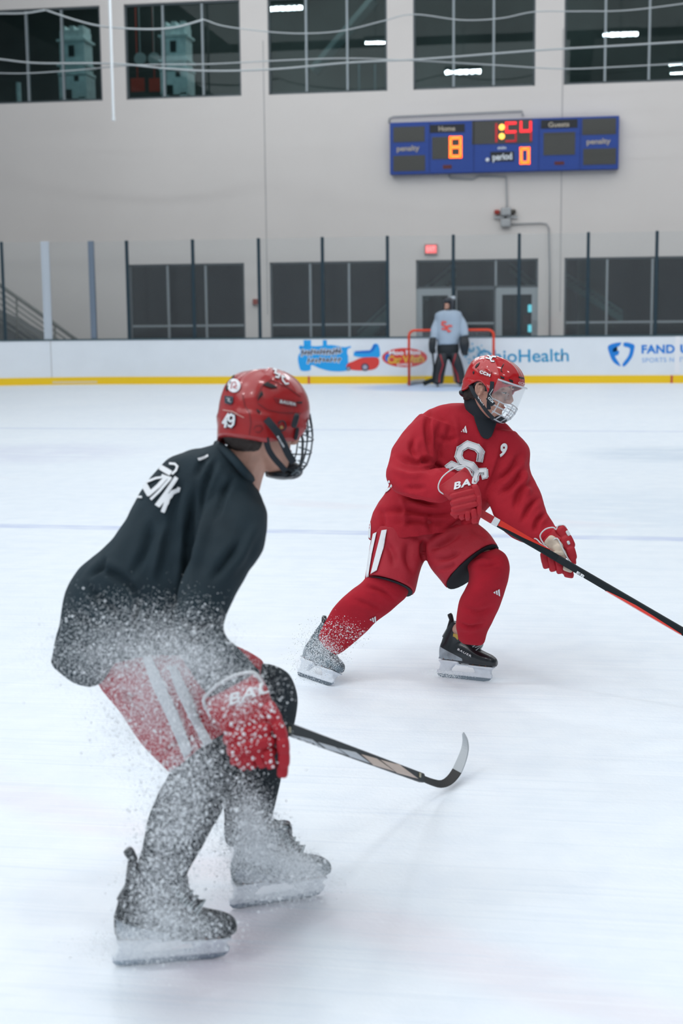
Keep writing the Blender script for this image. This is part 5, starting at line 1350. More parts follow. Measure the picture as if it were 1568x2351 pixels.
btube(b, [(380, 1530, 4.08, .095), (480, 1560, 4.14, .085), (595, 1590, 4.16, .055), (605, 1640, 4.16, .05), (580, 1780, 4.15, .038), (aB[0], aB[1], aB[2], .028), (aB2[0], aB2[1], aB2[2], .022), (aB3[0], aB3[1], aB3[2], .019)])
BODY2 = link_mesh('body', fuse(b, .0045, 2), M_SKIN, BLK, True); head_extra(MB_, BODY2)
# jersey
b = bmesh.new()
loft(b, [(500, 1016, 574, 1098, 3.96, .075), (470, 1026, 590, 1125, 3.97, .10), (432, 1034, 602, 1150, 3.98, .13), (386, 1054, 612, 1182, 3.99, .15), (334, 1114, 610, 1226, 4.0, .155), (288, 1190, 590, 1278, 4.0, .155), (242, 1252, 560, 1322, 4.0, .155),
         (186, 1306, 528, 1372, 4.0, .155), (152, 1362, 510, 1425, 4.0, .155), (142, 1420, 503, 1455, 4.0, .16), (131, 1475, 500, 1475, 4.0, .165), (124, 1516, 480, 1490, 4.0, .17)], 44, 2.3)
loft(b, [(160, 1430, 380, 1440, 3.99, .15), (133, 1490, 340, 1480, 3.98, .15), (124, 1520, 300, 1512, 3.97, .145), (160, 1556, 272, 1540, 3.96, .12), (205, 1574, 240, 1566, 3.96, .08)], 30, 2.2)
loft(b, [(500, 1090, 600, 1145, 3.95, .08), (478, 1150, 616, 1185, 3.89, .098), (455, 1225, 605, 1258, 3.84, .098), (430, 1300, 562, 1325, 3.80, .09), (408, 1370, 528, 1385, 3.77, .082), (398, 1430, 512, 1438, 3.75, .078), (412, 1500, 520, 1465, 3.72, .074), (445, 1555, 552, 1492, 3.70, .070), (478, 1602, 590, 1532, 3.68, .062), (494, 1615, 598, 1548, 3.67, .055)], 30, 2.1)
me = fuse(b, .007, 4)
folds(me, [([(455, 1100), (440, 1180), (432, 1260), (425, 1330), (405, 1400)], 10, .014), ([(480, 1120), (475, 1190), (460, 1260), (440, 1330)], 10, -.010), ([(500, 1050), (470, 1120), (465, 1180)], 8, .010), ([(540, 1090), (510, 1140), (490, 1200)], 8, .008),
           ([(380, 1200), (365, 1270), (345, 1340)], 12, -.008), ([(350, 1190), (335, 1260), (300, 1330)], 11, .008), ([(420, 1100), (400, 1170), (395, 1240)], 10, .006), ([(215, 1300), (280, 1330), (350, 1400)], 11, .008), ([(190, 1330), (240, 1390), (300, 1430)], 11, .009), ([(240, 1275), (230, 1300), (200, 1330)], 8, .009),
           ([(400, 1420), (440, 1440), (500, 1435)], 9, .012), ([(400, 1455), (440, 1470), (500, 1460)], 9, .010), ([(325, 1455), (310, 1420), (330, 1370)], 9, .010), ([(150, 1400), (220, 1440), (300, 1460)], 10, .007), ([(560, 1240), (520, 1290), (480, 1340)], 12, .008), ([(590, 1200), (560, 1260), (520, 1320)], 12, -.006),
           ([(150, 1470), (200, 1490), (260, 1540)], 10, .006), ([(480, 1040), (460, 1070), (450, 1100)], 8, .006)])
ripple(me, .008, .13, 1.0); ripple(me, .003, .045, 4.0)
JER2 = link_mesh('jersey', me, M_JBLK, BLK, True); JB2 = make_bvh(JER2)
# collar ring standing at the neck
b = bmesh.new(); add_tube(b, [P(*q) for q in crm([(499, 1020, 3.99), (512, 1030, 3.90), (540, 1058, 3.85), (562, 1084, 3.86), (578, 1102, 3.94)], 5)], [.012] * 21, 8)
bm_obj('collar', b, M_JBLK, BLK, True)
def C6(l): return [(x / 3.015, 940 + y / 3.015) for x, y in l]
def strokes(name, items, bv, m, par, conv=lambda l: l, lift=.004, cell=5):
    for pts, w_ in items: decal(name, polys_bm(stroke_poly(conv(pts), w_)), bv, m, par, lift=lift, cell=cell, thick=0)
strokes('name_lettering', [([(1180, 380), (1215, 382), (1232, 398), (1222, 425), (1196, 450)], 5), ([(1122, 408), (1180, 442)], 12), ([(1018, 508), (1085, 480), (1140, 470)], 5), ([(1000, 515), (1040, 585)], 14), ([(1035, 590), (1100, 535), (1155, 475)], 9), ([(1130, 462), (1185, 482)], 7),
                           ([(1052, 622), (1110, 565), (1178, 488)], 6), ([(1092, 664), (1150, 585), (1222, 478)], 9), ([(1104, 672), (1175, 590)], 6), ([(1132, 706), (1165, 620), (1195, 575), (1240, 552)], 9), ([(1240, 545), (1236, 565)], 9), ([(948, 592), (962, 608), (986, 610)], 5)], JB2, M_WHT, BLK, C6)
strokes('maker_mark', [([(1374, 350), (1440, 325)], 5)], JB2, M_WHT, BLK, C6)
# pants
b = bmesh.new()
loft(b, [(190, 1470, 470, 1450, 4.0, .145), (205, 1520, 470, 1485, 4.0, .145), (232, 1577, 488, 1535, 3.98, .14), (262, 1616, 500, 1570, 3.96, .13), (298, 1662, 512, 1618, 3.94, .125), (340, 1720, 518, 1660, 3.92, .12), (387, 1772, 522, 1700, 3.90, .11, 0, 0, 6, -6)], 32, 2.3)
loft(b, [(400, 1450, 400, 1620, 4.05, .12), (450, 1462, 450, 1640, 4.10, .12), (505, 1472, 500, 1650, 4.14, .115), (550, 1486, 548, 1655, 4.16, .11), (590, 1508, 575, 1655, 4.17, .105), (604, 1520, 590, 1650, 4.17, .10)], 30, 2.2)
me = fuse(b, .0065, 4)
folds(me, [([(280, 1560), (300, 1620), (350, 1690)], 10, .008), ([(430, 1560), (450, 1620), (470, 1690)], 10, .008), ([(250, 1590), (290, 1600), (330, 1590)], 8, .006), ([(360, 1750), (420, 1700), (480, 1690)], 8, .005)])
ripple(me, .005, .1, 2.0)
PAN2 = link_mesh('pants', me, M_PRED, BLK, True); PB2 = make_bvh(PAN2)
M_STR = mat('pants_stripe_white', (.62, .66, .70), .7)
decal('pants_stripe', polys_bm([[(318, 1480), (340, 1490), (375, 1565), (410, 1640), (442, 1722), (424, 1742), (385, 1650), (345, 1565)]]), PB2, M_STR, BLK, lift=.006, cell=12)
decal('pants_stripe', polys_bm([[(384, 1530), (404, 1530), (430, 1590), (460, 1650), (485, 1705), (468, 1716), (435, 1650), (405, 1590)]]), PB2, M_STR, BLK, lift=.006, cell=12)
opening((387, 1772, 522, 1700, 3.90, .11, 0, 0, 6, -6), .95, .006, parent=BLK, dirv=(P(460, 1790, 3.9) - P(430, 1700, 3.92)).normalized())
# socks
sock([(420, 1690, 520, 1680, 3.90, .08), (400, 1738, 545, 1710, 3.87, .088), (388, 1778, 545, 1756, 3.85, .09), (364, 1822, 532, 1806, 3.85, .085), (346, 1862, 512, 1856, 3.84, .082), (332, 1912, 482, 1912, 3.81, .078), (323, 1958, 452, 1964, 3.785, .074), (310, 1992, 432, 2002, 3.765, .070), (312, 2018, 424, 2022, 3.755, .062), (325, 2034, 405, 2036, 3.75, .048)], M_SBLK, BLK,
     [([(390, 1790), (450, 1790), (520, 1760)], 8, .007), ([(340, 1955), (390, 1965), (440, 1955)], 7, .006), ([(360, 1850), (420, 1850), (480, 1830)], 9, .004)], nm='sock')
sock([(580, 1525, 590, 1640, 4.17, .08), (622, 1526, 600, 1680, 4.16, .09), (664, 1548, 580, 1718, 4.15, .092), (683, 1600, 556, 1722, 4.15, .092), (676, 1660, 528, 1730, 4.16, .088), (656, 1710, 516, 1745, 4.17, .085), (648, 1770, 514, 1785, 4.15, .082), (640, 1815, 512, 1830, 4.12, .080), (632, 1850, 514, 1868, 4.09, .074), (626, 1884, 514, 1900, 4.07, .070), (620, 1912, 518, 1930, 4.05, .062), (602, 1928, 532, 1942, 4.05, .048)], M_SBLK, BLK,
     [([(600, 1680), (630, 1700), (650, 1690)], 7, .006)], nm='sock')
# skates
M_BOOT2 = mat('boot_black_matte', (.016, .022, .027), .45, noise_amt=.4, noise_scale=12)
skA, MA, _ = skate(BLK, *fA, m_boot=M_BOOT2, zs=ZA, guard=.09)
skB, MBx, _ = skate(BLK, *fB, m_boot=mat('boot_frosted_grey', (.13, .165, .185), .5, noise_amt=.5, noise_scale=45), zs=ZB, guard=.0)
for pts, r in (([(400, 2000, 3.80), (392, 2030, 3.78), (376, 2050, 3.78), (378, 2075, 3.78), (398, 2080, 3.78), (404, 2060, 3.78), (400, 2040, 3.78)], .0045), ([(398, 2035, 3.79), (415, 2055, 3.79), (424, 2085, 3.79)], .003)):
    b = bmesh.new(); add_tube(b, [P(*q) for q in crm(pts, 4)], r, 6); bm_obj('loose_lace', b, mat('lace_dark', (.10, .13, .15), .8), skA, True)
b = bmesh.new(); add_tube(b, [P(*q) for q in crm([(628, 1880, 4.12), (650, 1900, 4.10), (662, 1926, 4.10)], 4)], .0025, 6); bm_obj('loose_lace', b, mat('lace_dark', (.10, .13, .15), .8), skB, True)
# helmet
rimB = [(0, .052), (30, .048), (48, .034), (60, -.010), (72, -.030), (95, -.040), (110, -.050), (140, -.048), (180, -.044)]
HE2 = helmet_shell(MB_, M_HRED2, BLK, rimB, height=.163, af=.121, ab=.126, bw=.108)
HB2 = make_bvh(HE2)
def C1(l): return [(450 + x / 5.227, 800 + y / 5.227) for x, y in l]
def hd(name, polys, m, lift=.002, cell=3):
    for q in polys: decal(name, polys_bm([C1(q)]), HB2, m, HE2, lift=lift, cell=cell)
hd('vent', [[(800, 440), (850, 405), (930, 440), (980, 475), (900, 480), (830, 455)], [(790, 510), (805, 560), (770, 590), (735, 640), (745, 590), (770, 530)], [(720, 735), (745, 735), (775, 765), (765, 780), (735, 765)], [(360, 480), (375, 430), (420, 370), (470, 300), (500, 268), (470, 320), (430, 400), (395, 470), (370, 520)],
            [(1200, 640), (1270, 640), (1265, 665), (1215, 660)]], M_VENT)
decal('sticker', polys_bm([[(450 + 460 / 5.227 + 15 * math.cos(t), 800 + 450 / 5.227 + 15.5 * math.sin(t)) for t in np.linspace(0, 2 * math.pi, 24, endpoint=False)]]), HB2, M_WHT, HE2, lift=.002, label='round white sticker')
decal('sticker_mark', polys_bm(stroke_poly(C1([(430, 490), (440, 420), (480, 410), (495, 450), (455, 470), (500, 490)]), 1.5)), HB2, M_HRED, HE2, lift=.004, cell=2, thick=0)
decal('sticker', polys_bm([C1([(350, 570), (450, 580), (450, 650), (420, 675), (350, 655)])]), HB2, mat('sticker_dark', (.03, .05, .07), .5), HE2, lift=.002, label='small dark square sticker')
decal('sticker_mark', polys_bm(stroke_poly(C1([(380, 600), (420, 610), (395, 630), (430, 645)]), 1.6)), HB2, M_SIL, HE2, lift=.004, cell=2, thick=0)
N49 = [C1(q) for q in ([(400, 790), (335, 890), (385, 905)], [(375, 850), (362, 945)], [(455, 855), (425, 875), (402, 855), (405, 815), (430, 795), (462, 810), (464, 850), (455, 910), (430, 940), (400, 925)])]
strokes('helmet_number', [(q, 7.5) for q in N49], HB2, mat('number_dark', (.03, .06, .09), .6), HE2, lift=.002, cell=3)
strokes('helmet_number', [(q, 4.8) for q in N49], HB2, M_WHT, HE2, lift=.004, cell=3)
strokes('helmet_scratch', [(C1([(330, 740), (440, 760), (575, 830)]), 1.8)], HB2, mat('scratch_pink', (.60, .38, .34), .5), HE2, lift=.002)
for off, m, lf in ((4, mat('number_dark', (.03, .06, .09), .6), .002), (0, M_WHT, .005)):
    strokes('helmet_crest', [(C1([(925 + off, 255), (960 + off, 262), (945 + off, 300), (1000 + off, 320), (985 + off, 355), (955 + off, 345)]), 3.6), (C1([(1065 + off, 350), (1030 + off, 335), (1035 + off, 385), (1070 + off, 430), (1105 + off, 425)]), 3.6)], HB2, m, HE2, lift=lf * .5, cell=3)
hd('helmet_badge', [[(930, 590), (1220, 640), (1215, 700), (1100, 700), (960, 650)]], mat('badge_dark_red', (.22, .015, .018), .35), .001)
decal('helmet_lettering', T2('BAUER', 641, 925, 678, 932, 7, .05, 1.2), HB2, M_SIL, HE2, lift=.003, cell=2)
strokes('shell_seam', [(C1([(720, 600), (800, 440), (900, 380), (1100, 470), (1250, 580)]), 1.6), (C1([(740, 660), (860, 740), (1000, 770), (1260, 780)]), 1.6), (C1([(560, 560), (590, 700), (640, 760), (660, 900), (640, 1040)]), 1.6), (C1([(380, 440), (450, 330), (560, 240), (700, 225)]), 1.4), (C1([(690, 970), (720, 930), (780, 930), (800, 970), (760, 1010), (710, 1000)]), 1.6)], HB2, mat('seam_dark_red', (.12, .012, .015), .5), HE2, lift=.001)
decal('ear_loop', polys_bm(stroke_poly([(450 + 1025 / 5.227 + 9 * math.cos(t), 800 + 930 / 5.227 + 11 * math.sin(t)) for t in np.linspace(-2.6, 2.6, 14)], 3)), HB2, M_BLKP, HE2, lift=.003, cell=2)
for px, py in ((660, 981),): decal('bolt', polys_bm([[(px + -15 - 0 + 4 * math.cos(t), py + 4 * math.sin(t)) for t in np.linspace(0, 6.28, 10, endpoint=False)]]), HB2, mat('bolt_brass', (.45, .28, .10), .4, metal=.5), HE2, lift=.003, cell=2)
b = bmesh.new()
for q, s_ in (((-.060, 0, -.020), (.052, .072, .045)), ((-.050, 0, -.045), (.045, .064, .030)), ((0, -.074, 0), (.02, .006, .03))): ellip(b, MB_, q, s_)
hme = fuse(b, .004, 2); ripple(hme, .004, .012, 6.0); link_mesh('hair', hme, M_HAIR, BLK, True)
# wire cage
def cg(th, z, k=0.0):
    # profile of the cage in side view
    prof_z = [.062, .03, 0, -.04, -.075, -.100, -.118, -.122]; prof_r = [.134, .148, .157, .157, .149, .131, .100, .07]
    r = float(np.interp(-z, [-q for q in prof_z], prof_r)); return MB_ @ Vector((.01 + (r + k - .01) * math.cos(th) ** .75, (.098 + .12 * (r - .15)) * math.sin(th), z))
b = bmesh.new()
for z, t0 in ((.060, 70), (.022, 78), (-.005, 78), (-.042, 74), (-.078, 70), (-.104, 66)):
    add_tube(b, [cg(t, z) for t in np.radians(np.linspace(-t0, t0, 19))], .0022, 6)
for t in np.radians((-60, -42, -21, 0, 21, 42, 60)):
    add_tube(b, [cg(t, z) for z in np.linspace(.060, -.118, 14)], .0022, 6)
bm_obj('cage', b, M_CAGE, HE2, True, 'dark wire face cage')
b = bmesh.new()
add_tube(b, [cg(math.radians(t), z, .003) for t, z in ((-78, .02), (-70, -.02), (-66, -.06), (-62, -.09), (-48, -.115), (-20, -.121), (0, -.122), (20, -.121), (48, -.115), (62, -.09), (66, -.06), (70, -.02), (78, .02))], .0036, 8)
bm_obj('cage_frame', b, M_BLKP, HE2, True)
b = bmesh.new(); ellip(b, MB_, (.108, 0, -.096), (.036, .046, .026)); ellip(b, MB_, (.080, 0, -.115), (.034, .045, .012)); bm_obj('chin_cup', b, M_BLKP, HE2, True)
for px, py in ((678, 965),):
    b = bmesh.new(); pad(b, 678, 966, 75, 34, 14, 3.84, .006); bm_obj('cage_clip', b, M_BLKP, HE2, True)
b = bmesh.new(); pad(b, 681, 996, 80, 30, 9, 3.86, .005); bm_obj('cage_clip', b, M_BLKP, HE2, True)
strap('strap', px3([(611, 962, 3.80), (625, 978, 3.795), (640, 998, 3.80), (652, 1022, 3.815), (662, 1043, 3.83), (674, 1062, 3.85)]), .020, .004, M_BLKF, HE2)
strap('strap', px3([(610, 1005, 3.82), (616, 1030, 3.825), (628, 1050, 3.835), (642, 1066, 3.84), (656, 1082, 3.85)]), .016, .004, M_BLKF, HE2)
decal('strap_lettering', T2('BAUER', 636, 1002, 651, 1028, 3.5, .03, 1.1), make_bvh([c for c in HE2.children if c.name.startswith('strap')][0]), M_WHT, HE2, lift=.001, cell=2)
# glove
GC = glove(BLK, [(468, 1608, 590, 1542, 3.66, .052), (480, 1635, 610, 1572, 3.635, .060), (498, 1660, 622, 1604, 3.62, .058), (510, 1680, 630, 1630, 3.62, .050)],
           [(566, 1652, 16, 122, 34, 3.60, .038), (571, 1682, 16, 122, 32, 3.59, .040), (577, 1710, 15, 118, 30, 3.585, .040), (582, 1734, 14, 112, 26, 3.59, .036)],
           [[(548, 1742, -55, 38, 26, 3.59, .022), (558, 1756, -40, 24, 22, 3.60, .018)], [(572, 1744, -70, 36, 24, 3.58, .022), (578, 1755, -65, 22, 22, 3.59, .018)], [(596, 1740, -76, 36, 24, 3.575, .022), (602, 1752, -72, 22, 22, 3.585, .018)],
            [(617, 1738, -78, 40, 26, 3.57, .023), (622, 1752, -76, 26, 24, 3.58, .019)]],
           [(624, 1638, -62, 58, 34, 3.59, .030), (642, 1676, -68, 46, 30, 3.58, .027), (650, 1712, -84, 42, 30, 3.575, .026), (652, 1742, -90, 38, 28, 3.575, .024), (649, 1768, -94, 34, 26, 3.58, .021)],
           ([(482, 1640, 3.64), (472, 1622, 3.625), (468, 1606, 3.62), (484, 1586, 3.61), (512, 1564, 3.605), (545, 1549, 3.605), (578, 1544, 3.61), (592, 1553, 3.615), (604, 1574, 3.615)], .005), label='red glove with white cuff edge', vox=.0045)
gc = make_bvh(GC)
decal('cuff_lettering', T2('BAU', 527, 1621, 622, 1588, 26, .03, 1.1, (.12, -1)), gc, M_WHT, GC, lift=.005, cell=5)
# stick
STB = empty('hockey_stick', G(1035, 1812), 'black hockey stick with silver chevrons and curved blade, held by the player in black', 'hockey stick')
tip = G(1030, 1806, .012); dd0 = depth_of(tip)
B0, B1, B2 = P(600, 1650, 3.62), P(662, 1674, 3.70), P(968, 1786, dd0 - .22)
HW2, HH2 = .0155, .0105
shaft_obj('shaft', [B0, B1, B1.lerp(B2, .33), B1.lerp(B2, .66), B2], HW2, HH2, M_SK, STB)
SB2 = make_bvh([c for c in STB.children if c.name.startswith('shaft')][0])
M_CHV = mat('chevron_silver', (.55, .58, .62), .45); M_CHP = mat('chevron_peach', (.62, .48, .40), .45)
def C5(l): return [(640 + x / 3.409, 1630 + y / 3.409) for x, y in l]
for q, m in (([(90, 190), (260, 232), (350, 298), (180, 250)], M_CHV), ([(300, 250), (440, 290), (530, 350), (370, 300)], M_CHV), ([(460, 298), (600, 330), (715, 415), (560, 365)], M_CHV), ([(640, 345), (765, 380), (905, 480), (740, 430)], M_CHP), ([(790, 388), (945, 430), (1090, 538), (925, 492)], M_CHP)):
    decal('chevron', polys_bm([C5(q)]), SB2, m, STB, lift=.0012, cell=8)
for x, y in ((85, 155), (1105, 505)): decal('band', polys_bm([C5([(x - 8, y - 25), (x + 8, y - 20), (x + 6, y + 25), (x - 10, y + 20)])]), SB2, mat('band_gold', (.42, .38, .26), .4), STB, lift=.0012)
# blade: outline follows heel, sweep and toe; it curves away from us
cl = [(968, 1786, dd0 - .22, .016), (990, 1795, dd0 - .14, .019), (1012, 1800, dd0 - .07, .024), (1030, 1793, dd0 + .0, .030), (1046, 1775, dd0 + .07, .034), (1058, 1750, dd0 + .12, .033), (1067, 1722, dd0 + .16, .026), (1068, 1700, dd0 + .18, .016), (1063, 1683, dd0 + .19, .004)]
def blade_part(name, i0, i1, m):
    b = bmesh.new(); prev = None; pts = crm(cl, 4)
    for i in range(i0, i1 + 1):
        q = np.array(pts[i]); a = np.array(pts[max(i - 1, 0)]); c = np.array(pts[min(i + 1, len(pts) - 1)])
        t2 = c[:2] - a[:2]; t2 = t2 / np.hypot(*t2); n2 = np.array((-t2[1], t2[0])); h = q[3] * FPX / q[2]
        lo = P(q[0] + n2[0] * h * .5, q[1] + n2[1] * h * .5, q[2] - .01); hi = P(q[0] - n2[0] * h * .5, q[1] - n2[1] * h * .5, q[2] + .01)
        k = (hi - lo).cross(FWD).cross(hi - lo).normalized() * .0035
        r = [b.verts.new(v) for v in (lo - k, hi - k, hi + k, lo + k)]
        if prev:
            for j in range(4): b.faces.new((prev[j], prev[(j + 1) % 4], r[(j + 1) % 4], r[j]))
        else: b.faces.new(r[::-1])
        prev = r
    b.faces.new(prev); return bm_obj(name, b, m, STB, False)
blade_part('blade', 0, 17, mat('stick_blade_tape', (.03, .03, .03), .7)); o = blade_part('blade_toe', 17, 32, mat('stick_toe_worn', (.42, .45, .48), .5)); o['label'] = 'worn silver grey toe of the blade'

# ================================================================== GOALIE
dg_ = depth_of(G(1030, 885)) - .35
GOA = empty('goalie', P(1030, 884, dg_), 'person standing as goalie in pale blue grey jersey and dark leg pads before the goal', 'person')
k1 = dg_ / FPX
b = bmesh.new(); btube(b, [(1031, 694, dg_, .06), (1030, 701, dg_, .085), (1029, 711, dg_, .06), (1030, 722, dg_, .07), (1030, 740, dg_, .16), (1028, 780, dg_, .15), (1028, 800, dg_, .15)])
for s, k in ((-1, 1014), (1, 1046)): btube(b, [(1028 + s * 8, 800, dg_ + .03, .08), ((k + 1030) / 2 + s * 2, 830, dg_ + .03, .05), (k, 870, dg_, .05), (k, 878, dg_, .05)])
btube(b, [(1015, 728, dg_, .07), (1000, 755, dg_, .05), (993, 785, dg_ - .05, .045)]); btube(b, [(1045, 728, dg_, .07), (1062, 755, dg_, .05), (1064, 785, dg_ - .05, .045)])
ellip(b, Matrix.Translation(P(1025, 704, dg_ - .07)), (0, 0, 0), (.075, .07, .085))
link_mesh('body', fuse(b, .018, 2), M_SKIN, GOA, True)
M_GJ = mat('goalie_jersey', (.36, .44, .54), .85, noise_amt=.06, noise_scale=4)
b = bmesh.new()
loft(b, [(1015, 714, 1044, 713, dg_, .12), (1000, 720, 1058, 718, dg_, .20), (998, 738, 1062, 736, dg_, .23), (1001, 765, 1058, 762, dg_, .23), (1003, 794, 1052, 792, dg_, .22)], 24, 2.4)
loft(b, [(1004, 719, 1014, 740, dg_, .11), (996, 735, 1012, 748, dg_, .12), (990, 752, 1007, 760, dg_ - .03, .11), (988, 777, 1005, 779, dg_ - .08, .10)], 16, 2.2); loft(b, [(1047, 738, 1056, 718, dg_, .11), (1049, 748, 1068, 734, dg_, .12), (1055, 758, 1074, 750, dg_ - .03, .11), (1058, 774, 1076, 769, dg_ - .08, .10)], 16, 2.2)
GJ = link_mesh('jersey', fuse(b, .016, 2), M_GJ, GOA, True); ripple(GJ.data, .02, .25, 3)
gjb = make_bvh(GJ); M_OR = mat('goalie_crest_red', (.72, .08, .06), .7)
decal('crest', polys_bm(stroke_poly([(1024, 740), (1016, 739), (1015, 746), (1024, 749), (1023, 756), (1015, 755)], 4)), gjb, M_OR, GOA, lift=.01, cell=6, thick=0)
decal('crest', polys_bm(stroke_poly([(1037, 749), (1030, 748), (1026, 754), (1029, 761), (1034, 760)], 4)), gjb, M_OR, GOA, lift=.012, cell=6, thick=0)
b = bmesh.new(); loft(b, [(1004, 788, 1052, 786, dg_, .19), (1003, 805, 1054, 803, dg_, .20), (1006, 822, 1050, 820, dg_, .17)], 20, 2.5); link_mesh('pants', fuse(b, .016, 1), mat('goalie_pants', (.02, .025, .03), .8), GOA, True)
b = bmesh.new(); loft(b, [(1008, 800, 1034, 802, dg_, .17), (1005, 822, 1028, 824, dg_, .16), (1001, 840, 1023, 845, dg_, .13), (1002, 872, 1014, 872, dg_, .08)], 16, 2.2); loft(b, [(1024, 802, 1050, 800, dg_, .17), (1030, 824, 1054, 822, dg_, .16), (1040, 845, 1060, 842, dg_, .13), (1050, 872, 1062, 872, dg_, .08)], 16, 2.2); link_mesh('socks', fuse(b, .016, 1), mat('goalie_pants', (.02, .025, .03), .8), GOA, True)
M_PAD = mat('goalie_pad_black', (.018, .022, .028), .6); M_PADR = mat('goalie_pad_red', (.35, .02, .03), .6)
for (rg, st) in (([(1005, 812, 1028, 812, dg_ - .1, .13), (999, 832, 1026, 832, dg_ - .14, .13), (993, 855, 1021, 858, dg_ - .12, .12), (992, 872, 1018, 874, dg_ - .12, .12), (993, 880, 1017, 881, dg_ - .14, .12)], [(1011, 815), (1017, 838), (1009, 862), (1008, 878)]),
                 ([(1032, 812, 1052, 810, dg_ - .1, .13), (1037, 832, 1060, 830, dg_ - .14, .13), (1042, 855, 1066, 853, dg_ - .12, .12), (1045, 872, 1068, 871, dg_ - .12, .12), (1046, 880, 1068, 879, dg_ - .14, .12)], [(1046, 813), (1040, 838), (1050, 860), (1053, 877)])):
    b = bmesh.new(); loft(b, rg, 20, 3); pm = link_mesh('leg_pad', fuse(b, .016, 1), M_PAD, GOA, True)
    decal('pad_stripe', polys_bm(stroke_poly(st, 2.6)), make_bvh(pm), M_PADR, pm, lift=.01, cell=8, thick=0)
    b = bmesh.new(); q = P((rg[-1][0] + rg[-1][2]) / 2, 884, dg_ - .05); add_bevel_box(b, (q.x, q.y, .03), (.02, .30, .06), .004); add_bevel_box(b, (q.x, q.y, .09), (.11, .30, .08), .02); bm_obj('skate', b, M_BLKP, GOA)
for nm, rg in (('blocker', [(986, 776, 1001, 775, dg_ - .15, .08), (984, 790, 1001, 790, dg_ - .17, .09), (985, 808, 998, 808, dg_ - .15, .07)]), ('catching_glove', [(1056, 774, 1074, 771, dg_ - .15, .08), (1054, 792, 1078, 790, dg_ - .2, .11), (1060, 813, 1074, 812, dg_ - .15, .07)])):
    b = bmesh.new(); loft(b, rg, 16, 2.8); g_ = link_mesh(nm, fuse(b, .016, 1), M_PAD, GOA, True)
    b = bmesh.new(); cx_ = (rg[1][0] + rg[1][2]) / 2
    for k in range(5): pad(b, cx_ - 6 + 3 * k, rg[-1][1] - 3 + (1 if k % 2 else 0) - (5 if k == 0 else 0), -88, 12, 4, dg_ - .2, .03)
    bm_obj('fingers', b, M_PAD, g_, True)
b = bmesh.new()
for q in ((1033, 698, 90, 27, 21, dg_ + .02, .12), (1028, 690, 10, 20, 11, dg_ - .03, .12), (1038, 700, 85, 26, 9, dg_ - .04, .12), (1029, 715, 15, 20, 8, dg_ - .04, .13), (1018, 703, 88, 18, 3, dg_ - .05, .10)): pad(b, *q)
link_mesh('mask', fuse(b, .014, 2), mat('mask_dark', (.03, .035, .045), .4), GOA, True)
b = bmesh.new()
for q in ((1039, 685, 20, 12, 9, dg_ - .02, .08),): pad(b, *q)
bm_obj('mask_top', b, mat('mask_pale', (.45, .50, .55), .4), GOA, True)
b = bmesh.new()
for dx in (-3, 3): ellip(b, Matrix.Translation(P(1024 + dx, 701, dg_ - .145)), (0, 0, 0), (.014, .014, .010))
bm_obj('eyes', b, M_IRIS, GOA, True)
# goalie stick, paddle across the ice to the left
GS = empty('goalie_stick', P(985, 880, dg_ - .3), 'dark goalie stick with its blade on the ice left of the goalie', 'hockey stick')
shaft_obj('shaft', [P(992, 800, dg_ - .22), P(996, 840, dg_ - .25), P(994, 872, dg_ - .28)], .022, .015, M_SK, GS); shaft_obj('blade', [P(996, 872, dg_ - .28), P(984, 876, dg_ - .30), P(972, 881, dg_ - .32)], .05, .015, M_SK, GS)

# ================================================================== FLYING SNOW
M_SNOW = mat('ice_flecks', (.93, .96, .99), .5, spec=.3)
_nt = M_SNOW.node_tree; _tl = _nt.nodes.new('ShaderNodeBsdfTranslucent'); _tl.inputs[0].default_value = (.97, .985, 1, 1)
_mx = _nt.nodes.new('ShaderNodeMixShader'); _mx.inputs[0].default_value = .5
_nt.links.new(_nt.nodes['Principled BSDF'].outputs[0], _mx.inputs[1]); _nt.links.new(_tl.outputs[0], _mx.inputs[2])
_nt.links.new(_mx.outputs[0], [n for n in _nt.nodes if n.type == 'OUTPUT_MATERIAL'][0].inputs[0])
def flecks(name, pos, rad, m, label, cat):
    n = len(pos); tet = np.array([(1, 1, 1), (1, -1, -1), (-1, 1, -1), (-1, -1, 1), (0, 0, -1.5), (0, 0, 1.5)]) / 1.6
    octa = np.array([(1, 0, 0), (-1, 0, 0), (0, 1, 0), (0, -1, 0), (0, 0, 1), (0, 0, -1)], float)
    F = np.array([(0, 2, 4), (2, 1, 4), (1, 3, 4), (3, 0, 4), (2, 0, 5), (1, 2, 5), (3, 1, 5), (0, 3, 5)])
    # random rotation and uneven shape for every fleck
    q = RNG.normal(size=(n, 4)); q /= np.linalg.norm(q, axis=1)[:, None]; w_, x, y, z = q.T
    Rm = np.stack([1 - 2 * (y * y + z * z), 2 * (x * y - z * w_), 2 * (x * z + y * w_), 2 * (x * y + z * w_), 1 - 2 * (x * x + z * z), 2 * (y * z - x * w_), 2 * (x * z - y * w_), 2 * (y * z + x * w_), 1 - 2 * (x * x + y * y)], 1).reshape(n, 3, 3)
    v = octa[None] * RNG.uniform(.55, 1.35, size=(n, 6, 1)); v = np.einsum('nij,nkj->nki', Rm, v) * rad[:, None, None] + pos[:, None, :]
    f = (F[None] + (np.arange(n) * 6)[:, None, None]).reshape(-1, 3)
    me = bpy.data.meshes.new(name); me.vertices.add(n * 6); me.loops.add(len(f) * 3); me.polygons.add(len(f))
    me.vertices.foreach_set('co', v.astype(np.float32).ravel()); me.loops.foreach_set('vertex_index', f.astype(np.int32).ravel())
    me.polygons.foreach_set('loop_start', np.arange(0, len(f) * 3, 3, dtype=np.int32)); me.update(calc_edges=True)
    return tag(link_mesh(name, me, m, None, False), label, cat, None, 'stuff')
